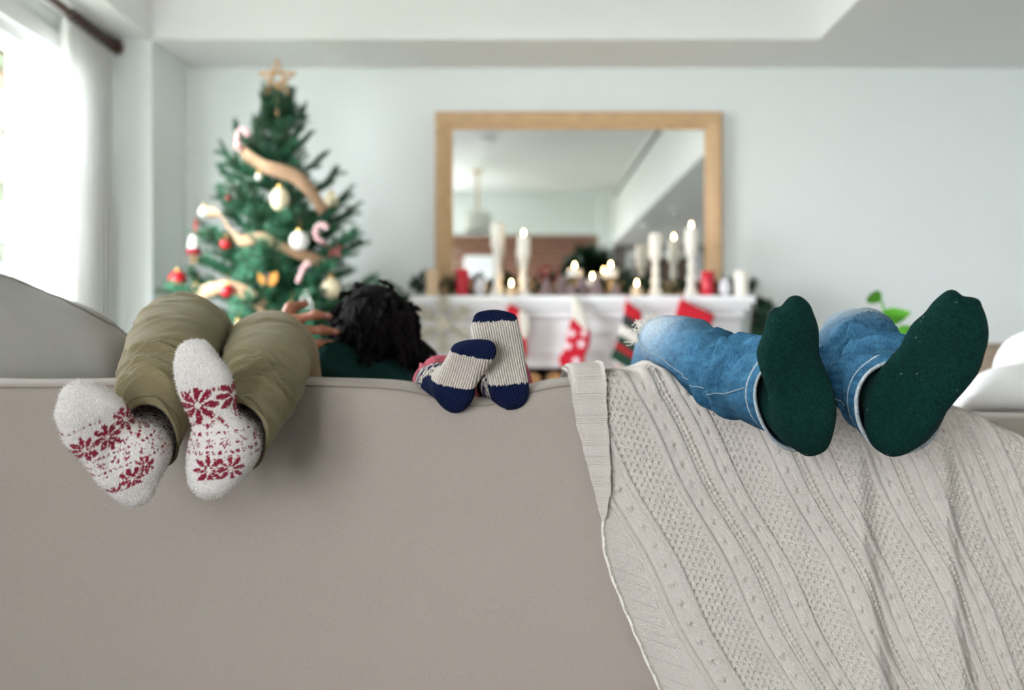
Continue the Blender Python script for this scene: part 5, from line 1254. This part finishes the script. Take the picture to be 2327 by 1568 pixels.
def candlestick(px, ytop, Y, label):
    b = P(px, 671, Y); b.z = ZM; H = P(px, ytop, Y).z-ZM
    CYL.append((b.x, b.y, 0.037, ZM+H)); root = empty('candlestick', b); tag(root, label, 'candlestick', 'white turned candlesticks')
    pr = [(0.036, 0), (0.037, 0.010), (0.030, 0.016), (0.027, 0.03), (0.018, 0.055), (0.016, 0.065), (0.022, 0.075), (0.024, 0.085), (0.019, 0.095), (0.015, 0.12), (0.017, 0.135), (0.021, 0.145), (0.016, 0.155), (0.014, 0.18), (0.018, 0.195), (0.026, 0.205)]
    q = H/0.225
    MB().lathe(b, [(r, h*q) for r, h in pr], 28).build('turned_stem', M['shabby'], root, smooth=True)
    MB().lathe(b+Vector((0, 0, 0.205*q)), [(0.026, 0), (0.030, 0.006), (0.031, H-0.205*q)], 28).build('cup', M['shabby'], root, smooth=True)
    return ZM+H
YC = 4.57
for (px, yt, ys, lit, lab, lab2) in ((1130, 507, 552, False, 'tallest white turned candlestick beside the oak mirror edge', 'unlit white pillar candle on the tallest candlestick'),
        (1190, 538, 578, True, 'white turned candlestick beside the tallest one', 'lit white pillar candle beside the unlit one'),
        (1490, 532, 580, False, 'white turned candlestick with an unlit candle near the red candle', 'unlit white pillar candle on a turned candlestick near the lit one'),
        (1571, 520, 564, True, 'white turned candlestick next to the red candle', 'lit white pillar candle on the candlestick next to the red candle')):
    zt_ = candlestick(px, ys, YC, lab); candle(px, yt, ys, 30, YC, M['wax_white'], lab2, lit, 'pillar candles on candlesticks', base=zt_)
candle(982, 614, 671, 30, 4.56, M['wax_tan'], 'tan pillar candle at the mantel end by the dark hair')
candle(1051, 612, 671, 29, 4.56, M['wax_red'], 'red pillar candle beside the tan candle', group='red pillar candles')
candle(1608, 617, 671, 30, 4.56, M['wax_red'], 'red pillar candle at the oak frame beside a white egg', group='red pillar candles')
candle(1685, 616, 671, 32, 4.54, M['wax_white'], 'thick white pillar candle at the mantel end by the plant')
for px, lab in ((1162, 'tealight in clear cup between the two candlesticks left of the pinecones'), (1447, 'tealight standing alone on the mantel beside pinecones')):
    lab = 'small lit tealight between two tall white candlesticks' if px == 1162 else 'small lit tealight beside the candlestick with unlit candle'
    candle(px, 652, 671, 24, 4.53, M['wax_tan'], lab, True, 'tealights on the mantel', name='tealight')
for px, lab in ((1091, 'frosted white egg ornament beside the red and tan candles'), (1648, 'frosted white egg ornament between red and white pillar candles')):
    b = P(px, 671, 4.54); b.z = ZM; r = 15.5*4.54/FPX
    CYL.append((b.x, b.y, r, ZM+2.7*r)); root = empty('egg_ornament', b); tag(root, lab, 'ornament', 'frosted eggs on the mantel')
    MB().lathe(b, [(0.3*r, 0)]+[(r*math.sin(t)*(1-0.14*(1-math.cos(t))/2*1.6), 0.004+1.32*r*(1-math.cos(t))) for t in np.linspace(0.3, PI-0.02, 14)], 24).build('shell', M['frost'], root, smooth=True)
    MB().lathe(b, [(0.4*r, 0), (0.45*r, 0.006), (0.3*r, 0.008)], 18).build('foot', M['frost'], root, smooth=True)
# three votive candles on slim gold stands in front of the mirror
for (px, yt, yb, w_, lab) in ((1306, 612, 630, 42, 'lit votive candle on gold stand, beside the lowest votive'), (1346, 636, 652, 34, 'lowest of the three lit votive candles'), (1388, 610, 632, 42, 'lit votive candle on gold stand near the dark leaves')):
    Y = 4.64; b = P(px, yb, Y); st = empty('votive_stand', (b.x, Y, ZM)); tag(st, 'slim gold stand under '+('the lowest votive candle' if px == 1346 else 'a votive candle '+('among frosted pinecones' if px == 1306 else 'beside the dark garland')), 'candle stand', 'gold votive stands')
    CYL.append((b.x, Y, 0.034, b.z)); MB().lathe((b.x, Y, ZM), [(0.03, 0), (0.028, 0.004), (0.005, 0.008), (0.004, b.z-ZM-0.012), (0.03, b.z-ZM-0.004), (0.034, b.z-ZM)], 20).build('stem', M['gold'], st, smooth=True)
    candle(px, yt, yb, w_*0.8, Y, M['wax_white'], lab, True, 'votive candles before the mirror', base=b.z, name='votive_candle')
# frosted pinecones
def pinecone(px, h_px, w_px, Y, label, seed):
    rg = np.random.default_rng(seed); b = P(px, 671, Y); b.z = ZM; k = Y/FPX; H = h_px*k; R = w_px*k/2; mb = MB()
    mb.lathe(b, [(R*0.35, 0), (R*0.62, H*0.25), (R*0.5, H*0.6), (R*0.12, H*0.97)], 12)
    n = 64
    for i in range(n):
        t = i/n; a = i*2.39996; r = R*0.62*math.sin(PI*(0.16+0.84*(1-t)**0.8)*0.62+0.2)*(1-0.75*t); z = b.z+0.05*H+t*H*0.92
        d = Vector((math.cos(a), math.sin(a), 0.45+0.8*t)).normalized(); sd = Vector((-math.sin(a), math.cos(a), 0)); p = Vector((b.x, b.y, z))+Vector((math.cos(a), math.sin(a), 0))*r*0.6; l = R*0.55*(1.1-0.6*t); w = l*0.55; u = sd.cross(d)*0.002
        v = [p-sd*w*0.5, p+sd*w*0.5, p+d*l+sd*w*0.62, p+d*l*1.15, p+d*l-sd*w*0.62]; mb.add([q+u for q in v]+[q-u for q in v], [(0, 1, 2, 3, 4), (9, 8, 7, 6, 5), (0, 5, 6, 1), (1, 6, 7, 2), (2, 7, 8, 3), (3, 8, 9, 4), (4, 9, 5, 0)])
    return mk('pinecone', mb.v, mb.f, M['pinecone'], None, False, label=label, cat='pinecone', group='frosted pinecones on the mantel')
for (px, hp, wp, Y) in ((1242, 36, 36, 4.55), (1276, 46, 40, 4.58), (1322, 44, 40, 4.56), (1356, 38, 36, 4.54), (1298, 26, 28, 4.52), (1398, 28, 32, 4.56)):
    pinecone(px, hp, wp, Y, {1242: 'frosted pinecone standing before the red berry sprig', 1276: 'tallest frosted pinecone, right next to the berry sprig', 1298: 'smallest frosted pinecone, in front of the tallest one',
        1322: 'frosted pinecone standing between two gold votive stands', 1356: 'frosted pinecone in front of the lowest votive candle', 1398: 'low frosted pinecone before the votive stand beside the tealight'}[px], px)
# sprig of dusty red berries
bs = empty('berry_sprig', P(1247, 668, 4.62)); tag(bs, 'sprig of dusty red berries behind the frosted pinecones', 'berries')
rg = np.random.default_rng(8)
for k in range(16):
    c = P(1247+rg.normal()*14, 626+rg.normal()*9, 4.62+rg.normal()*0.015); MB().lathe(c-Vector((0, 0, 0.008)), ball_prof(0.008, 8), 12).build('berry', M['berry'], bs, smooth=True)
MB().tube([P(1247, 670, 4.62), P(1244, 645, 4.62), P(1247, 620, 4.62)], 0.003, 6).build('stem', M['bark'], bs, smooth=True)

# evergreen garland along the shelf and down both ends
gar = empty('garland', (mx(1325), 4.68, ZM)); tag(gar, 'dark evergreen garland along the mantel and down its ends', 'garland')
gsp = [needle_spray(s, 0.16, M['needle_dark'], twigs=9) for s in (11, 12, 13)]
rg = np.random.default_rng(21); path = [(-0.56, 4.50, ZM-0.20), (-0.54, 4.50, ZM+0.01)]
spv = [np.array([v.co for v in m.vertices]) for m in gsp]
def clear(w):
    for (cx, cy, r, zt) in CYL:
        if ((np.hypot(w[:, 0]-cx, w[:, 1]-cy) < r+0.001) & (w[:, 2] < zt)).any(): return False
    sh = (w[:, 0] > x0) & (w[:, 0] < x1) & (w[:, 1] > YM) & (w[:, 2] < ZM) & (w[:, 2] > ZM-0.10)
    bd = (w[:, 0] > xl) & (w[:, 0] < xr) & (w[:, 1] > YM+0.062) & (w[:, 2] <= ZM-0.10)
    mi = (w[:, 0] > fx0) & (w[:, 0] < fx1) & (w[:, 1] > YG-0.012) & (w[:, 2] > ZM)
    return not (sh | bd | mi | (w[:, 1] > YB)).any()
def sprig(p, dirfn, s0, s1, jit):
    """hang one sprig where it passes through neither shelf, mirror nor candles"""
    for k in range(60):
        a = rg.integers(0, 3); s = rg.uniform(s0, s1)*(1-0.006*k); q = Vector(dirfn()).to_track_quat('X', 'Z'); o = Vector(p)+Vector((rg.normal()*jit[0], rg.normal()*jit[1], abs(rg.normal())*jit[2]))
        w = (spv[a]*s) @ np.array(q.to_matrix()).T+np.array(o)
        if clear(w): break
    else: return
    link_mesh('sprig', gsp[a], gar, o, q, (s, s, s))
for px in np.arange(925, 1712, 8.5):
    if px > 1210 and px < 1232: continue
    p = P(px, 668, 4.68); p.z = ZM+0.012
    sprig(p, lambda: (rg.normal()*0.8, -0.1+rg.normal()*0.35, 0.55+0.4*rg.random()), 0.075, 0.115, (0.008, 0.02, 0.01))
for k in range(44):
    t = k/43; p = Vector((x1+0.022-0.035*max(0, t-0.25), 4.58, ZM+0.01-0.30*t))
    sprig(p, lambda: (0.45+rg.normal()*0.4, -0.6+rg.normal()*0.3, -0.5+rg.normal()*0.4), 0.08, 0.12, (0.006, 0.03, 0.01))
for k in range(36):
    t = k/35; p = Vector((x0-0.022+0.03*max(0, t-0.25), 4.58, ZM+0.012-0.36*t))
    sprig(p, lambda: (-0.45+rg.normal()*0.4, -0.6+rg.normal()*0.3, -0.4+rg.normal()*0.4), 0.07, 0.11, (0.006, 0.03, 0.01))
zw = ZM+0.012
MB().tube([(x0+0.005, 4.60, ZM-0.36), (x0-0.024, 4.60, ZM-0.06), (x0-0.020, 4.64, zw), (x0+0.15, 4.70, zw), (0.3, 4.715, zw), (x1-0.15, 4.70, zw), (x1+0.020, 4.64, zw), (x1+0.024, 4.60, ZM-0.06), (x1-0.002, 4.60, ZM-0.30)], 0.006, 8).build('wire', M['bark'], gar, smooth=True)

# stockings hanging from the shelf
def stocking(root_lab, cuff_px, body_px, cuff_m, body_m, hang, colfn=None, Y=4.42, cuffcol=None, thick=0.028):
    root = empty('stocking', P(*hang, Y)); tag(root, root_lab, 'stocking', 'stockings along the mantel')
    soft_thing('stocking_body', body_px, Y, thick, 0.016, 0.0042, body_m, parent=root, colfn=colfn)
    if cuff_px: soft_thing('cuff', cuff_px, Y, thick*1.25, 0.016, 0.0042, cuff_m, parent=root, colfn=cuffcol)
    a = P(hang[0], hang[1]+6, Y); MB().tube([a+Vector((0, 0.004, -0.005)), a+Vector((-0.006, 0, 0.018)), P(hang[0], 671, Y+0.01)+Vector((0, 0, 0.004)), a+Vector((0.006, 0, 0.016)), a+Vector((0, 0.004, -0.005))], 0.0028, 6).build('hanging_loop', cuff_m, root, smooth=True)
    return root
def px_of(w): return 1163.5+w[:, 0]*FPX/w[:, 1], 784-(w[:, 2]-CZ)*FPX/w[:, 1]
def dots(w):
    x, y = px_of(w); c = np.tile(np.array(srgb(208, 20, 48)), (len(w), 1)); m = np.zeros(len(w), bool)
    for (a, b, r) in ((1299, 758, 9), (1327, 757, 8), (1291, 787, 9), (1321, 782, 10), (1309, 820, 10), (1299, 841, 8)):
        an = np.arctan2(y-b, x-a); m |= np.hypot(x-a, y-b) < r*(0.84+0.2*np.cos(6*an))
    c[m] = srgb(244, 226, 234); return c
def stripes(w):
    x, y = px_of(w); v = (x-1425)*(-0.53)+(y-688)*0.85; c = np.tile(np.array(srgb(238, 232, 222)), (len(w), 1))
    for a, b, q in ((-40, 24, (200, 24, 40)), (24, 48, (50, 56, 56)), (70, 88, (26, 66, 50)), (88, 101, (178, 26, 42)), (101, 127, (26, 66, 50)), (133, 141, (196, 70, 66))): c[(v >= a) & (v < b)] = srgb(*q)
    return c
stocking('red Christmas stocking with white dots and cream cuff', [(1303, 676), (1311, 676), (1322, 694), (1332, 718), (1339, 742), (1334, 752), (1322, 744), (1308, 730), (1300, 722), (1300, 698)],
         [(1300, 722), (1312, 732), (1326, 746), (1338, 748), (1342, 764), (1339, 788), (1330, 808), (1328, 826), (1316, 838), (1300, 846), (1284, 842), (1272, 828), (1270, 812), (1280, 799), (1286, 776), (1292, 748)], M['white_felt'], M['vfelt'], (1307, 676), dots)
stocking('knitted stocking striped red, charcoal, white and green', None,
         [(1420, 690), (1430, 688), (1445, 699), (1458, 709), (1456, 735), (1451, 765), (1450, 790), (1460, 815), (1470, 840), (1466, 866), (1446, 874), (1420, 866), (1404, 842), (1396, 824), (1386, 814), (1394, 794), (1404, 768), (1412, 738), (1418, 710)], M['red_felt'], M['vfelt'], (1425, 690), stripes)
stocking('plain red stocking hanging tilted behind the ripped knee', None,
         [(1542, 690), (1552, 681), (1578, 694), (1604, 706), (1622, 716), (1617, 735), (1610, 748), (1590, 740), (1582, 770), (1565, 800), (1535, 806), (1515, 790), (1526, 760), (1534, 722)], M['red_felt'], M['red_felt'], (1550, 682))
stocking('red stocking with white plush trim half hidden behind the small raised foot', [(1176, 712), (1190, 704), (1200, 716), (1204, 742), (1198, 768), (1184, 768), (1178, 742)],
         [(1152, 700), (1162, 692), (1178, 700), (1189, 712), (1190, 740), (1197, 770), (1198, 800), (1190, 822), (1168, 826), (1150, 806), (1146, 770), (1150, 730)], M['white_felt'], M['red_felt'], (1160, 692))
# big cream snowflake hung on the surround
sn = empty('snowflake', P(1006, 800, 4.43)); tag(sn, 'large cream glitter snowflake hung on the fireplace', 'snowflake'); c = P(1006, 735, 4.43); Rr = 0.125
for k in range(6):
    a = PI/2+k*PI/3; d = Vector((math.cos(a), 0, math.sin(a))); s = Vector((-math.sin(a), 0, math.cos(a))); mb = MB()
    def bar(p, q, w): 
        t = (q-p).normalized(); n = t.cross(Vector((0, 1, 0)))*w; y = Vector((0, 0.006, 0))
        mb.add([p-n-y, p+n-y, q+n-y, q-n-y, p-n+y, p+n+y, q+n+y, q-n+y], [(0, 1, 2, 3), (7, 6, 5, 4), (0, 4, 5, 1), (1, 5, 6, 2), (2, 6, 7, 3), (3, 7, 4, 0)])
    bar(c+d*0.012, c+d*Rr, 0.008)
    for t, l in ((0.42, 0.045), (0.68, 0.04), (0.9, 0.022)):
        for sg in (-1, 1): bar(c+d*Rr*t, c+d*(Rr*t+l*0.7)+s*sg*l*0.75, 0.0065)
    mb.build('arm', M['snow'], sn)
MB().lathe(c+Vector((0, 0.007, 0)), [(0.024, 0), (0.024, 0.014)], 6, (0, -1, 0)).build('centre', M['snow'], sn)
MB().tube([c+Vector((0, 0, Rr)), P(1006, 676, 4.435)], 0.0015, 5).build('string', M['white_felt'], sn)

# low bench by the hearth with a patterned cushion
bn = empty('hearth_bench', (mx(1350, 4.2), 4.2, 0)); tag(bn, 'low wooden bench before the fireplace', 'bench')
xb = mx(1355, 4.2); MB().box(xb-0.32, xb+0.32, 3.96, 4.24, 0.40, 0.44).build('seat', M['oak'], bn, bevel=0.006)
for sx in (-0.28, 0.28):
    for sy in (3.99, 4.21): MB().box(xb+sx-0.02, xb+sx+0.02, sy-0.02, sy+0.02, 0, 0.40).build('leg', M['oak'], bn)
def redpat(w):
    x, y = px_of(w); v = np.sin(x*0.30)*np.sin(y*0.42); c = np.tile(np.array(srgb(192, 70, 76)), (len(w), 1))
    c[(v > 0.25) | (np.abs(np.mod(y-833, 16)-2) < 2.2)] = srgb(222, 206, 196); c[v < -0.6] = srgb(120, 66, 60); return c
soft_thing('patterned_cushion', [(1290, 858), (1305, 845), (1330, 838), (1360, 836), (1395, 838), (1420, 846), (1432, 870), (1436, 950), (1430, 1040), (1290, 1044), (1284, 950)], 4.12, 0.12, 0.05, 0.008, M['vfelt'], (0, -1, 0.12), colfn=redpat,
           label='red and white patterned cushion propped before the fireplace', cat='cushion')
# ------------------------------------------------------------------ plants and the things the mirror shows
def leaf_mesh(seed):
    V = []; n = 9
    for i in range(n):
        t = i/(n-1); w = 0.34*math.sin(PI*t**0.85)**0.9*(1-0.15*t); z = 0.10*math.sin(PI*t)-0.22*t*t
        V += [(t, -w, z+0.05*w), (t, 0, z-0.03), (t, w, z+0.05*w)]
    f = [(i*3+k, i*3+k+1, (i+1)*3+k+1, (i+1)*3+k) for i in range(n-1) for k in range(2)]
    return mesh_from('leaf', V, f, True)
lf_b = leaf_mesh(1); lf_b.materials.append(M['leaf']); lf_d = leaf_mesh(2); lf_d.materials.append(M['dark_leaf'])
def add_leaf(me, root, base, tip, roll=0.0):
    b = Vector(base); d = Vector(tip)-b; q = d.to_track_quat('X', 'Z'); q = q @ Euler((roll, 0, 0)).to_quaternion(); L = d.length
    o = link_mesh('leaf', me, root, b, q, (L, L, L)); return o
YP = 3.3; pl = empty('potted_plant', (P(2110, 0, YP).x, YP, 0)); tag(pl, 'potted plant with bright green leaves near the wall', 'plant')
pc0 = Vector((P(2110, 0, YP).x, YP, 0))
MB().lathe(pc0, [(0.13, 0), (0.15, 0.05), (0.17, 0.42), (0.175, 0.50), (0.155, 0.50), (0.145, 0.44), (0.001, 0.44)], 28).build('pot', M['basket'], pl, smooth=True)
for (b, t, r) in (((1996, 738), (2068, 702), -1.0), ((1975, 720), (2030, 735), -0.9), ((2003, 685), (1966, 666), 0.9), ((2040, 765), (2070, 735), -0.8), ((2025, 775), (1995, 800), 0.7), ((2150, 800), (2190, 775), -0.7), ((2090, 790), (2120, 745), 0.9)):
    base = P(*b, YP-0.04); tip = P(*t, YP-0.08); add_leaf(lf_b, pl, base, tip, r)
    mid = (base+pc0+Vector((0, 0, 0.45)))/2+Vector((0, 0, 0.06)); MB().tube([pc0+Vector((0, 0, 0.44)), mid, base], 0.004, 6).build('stem', M['leaf'], pl, smooth=True)
bk = empty('standin_basket', P(2265, 860, 3.7)); bk.location.z = 0; ORG[bk] = Vector(bk.location); tag(bk, 'tall grey brown basket standing in for shade on the wall', 'basket')  # basket made up where the wall merely darkens in shade
bc = Vector((P(2268, 0, 3.7).x, 3.7, 0)); hz = P(0, 785, 3.7).z
MB().lathe(bc, [(0.13, 0), (0.15, 0.1), (0.16, hz-0.02), (0.165, hz), (0.15, hz), (0.145, hz-0.05)], 28).build('basket_body', M['basket'], bk, smooth=True)
MB().tube([bc+Vector((0.165*math.cos(a), 0.165*math.sin(a), hz)) for a in np.linspace(0, 2*PI, 33)], 0.009, 8).build('rim', M['basket'], bk, smooth=True)

# --- behind the camera, seen in the mirror
YMIR = YG+0.018
def Q(x, y, Yreal): return P(x, y, 2*YMIR-Yreal)          # reflected pixel -> real position
def mirpos(x, y, Yreal):
    p = Q(x, y, Yreal); return Vector((p.x, Yreal, p.z))
c = mirpos(1085, 505, -2.2); k_ = (2*YMIR+2.2)/FPX
lp = empty('pendant_lamp', (c.x, c.y, c.z-0.11)); tag(lp, 'white drum pendant lamp on a brass rod', 'lamp')
R = 33*k_; MB().lathe((c.x, c.y, c.z-0.11), [(R, 0), (R, 0.22), (R-0.006, 0.22), (R-0.006, 0.0)], 32).build('lamp_shade', M['white_ball'], lp, smooth=True)
MB().tube([(c.x, c.y, c.z), (c.x, c.y, ZH-0.01)], 0.012, 10).build('rod', M['gold'], lp, smooth=True)
MB().lathe((c.x, c.y, ZH-0.03), [(0.02, 0), (0.06, 0.012), (0.06, 0.03)], 20).build('canopy', M['gold'], lp, smooth=True)
for (x, y, zc, lab) in ((1105, 312, ZH, 'small round fitting on the high ceiling, seen in the mirror'), (1475, 510, ZL, 'round white fitting on the lowered ceiling, seen in mirror'), (1540, 475, ZL, 'small dark disc on the lowered ceiling, seen in mirror')):
    d = (zc-CZ)*FPX/(784-y); Y = 2*YMIR-d; X = (x-1163.5)*d/FPX
    o = empty('ceiling_fitting', (X, Y, zc-0.05)); tag(o, lab, 'ceiling fitting', 'ceiling fittings')
    r = 0.10 if y != 475 else 0.07; m_ = M['white_ball'] if y != 475 else M['frost']
    MB().lathe((X, Y, zc-0.05), [(r*0.55, 0), (r*0.9, 0.012), (r, 0.03)], 24).build('diffuser', m_, o, smooth=True)
    MB().lathe((X, Y, zc-0.022), [(r*1.05, 0), (r*1.05, 0.021)], 24).build('ring', M['white_gloss'], o, smooth=True)
# picture on the brick wall
a = mirpos(1055, 582, YR+0.03); b = mirpos(1126, 660, YR+0.03)
pf = empty('picture', ((a.x+b.x)/2, YR+0.03, b.z)); tag(pf, 'white framed picture on the brick wall', 'picture')
MB().box(a.x, b.x, YR+0.016, YR+0.05, b.z, a.z).build('frame', M['white_gloss'], pf, bevel=0.004)
MB().box(a.x+0.05, b.x-0.05, YR+0.05, YR+0.053, b.z+0.05, a.z-0.05).build('print', M['frost'], pf)
# leafy tall plant
YQ = -1.4; c = mirpos(1338, 590, YQ); tp = empty('tall_plant', (c.x, YQ, 0)); tag(tp, 'tall dark leafy plant standing before the brick wall', 'plant')
b0 = Vector((c.x, YQ, 0)); MB().lathe(b0, [(0.16, 0), (0.19, 0.05), (0.2, 0.38), (0.18, 0.4), (0.001, 0.38)], 24).build('pot', M['frost'], tp, smooth=True)
MB().tube([b0+Vector((0, 0, 0.38)), b0+Vector((0.03, 0, 1.1)), b0+Vector((0, 0, 1.75))], [0.025, 0.02, 0.012], 8).build('trunk', M['bark'], tp, smooth=True)
rg = np.random.default_rng(3)
for k in range(130):
    d = Vector((rg.normal(), rg.normal(), 0.5+rg.normal()*0.6)).normalized(); s = Vector((c.x, YQ, 1.72))+d*rg.uniform(0.02, 0.16); add_leaf(lf_d, tp, s, s+(d+Vector((0, 0, 0.15))).normalized()*rg.uniform(0.18, 0.30), rg.normal())
# brown door in the rear wall under the lowered ceiling
dr = empty('door_1', (2.1, YR+0.02, 0)); tag(dr, kind='structure')
MB().box(1.55, 1.62, YR, YR+0.03, 0, 2.12).box(2.48, 2.55, YR, YR+0.03, 0, 2.12).box(1.55, 2.55, YR, YR+0.03, 2.12, 2.19).build('door_frame', M['white_gloss'], dr)
MB().box(1.62, 2.48, YR, YR+0.02, 0, 2.12).build('door_leaf', M['door'], dr)
MB().tube([(1.70, YR+0.02, 1.0), (1.70, YR+0.06, 1.0), (1.82, YR+0.06, 1.0)], 0.009, 8).build('door_handle', M['gold'], dr, smooth=True)
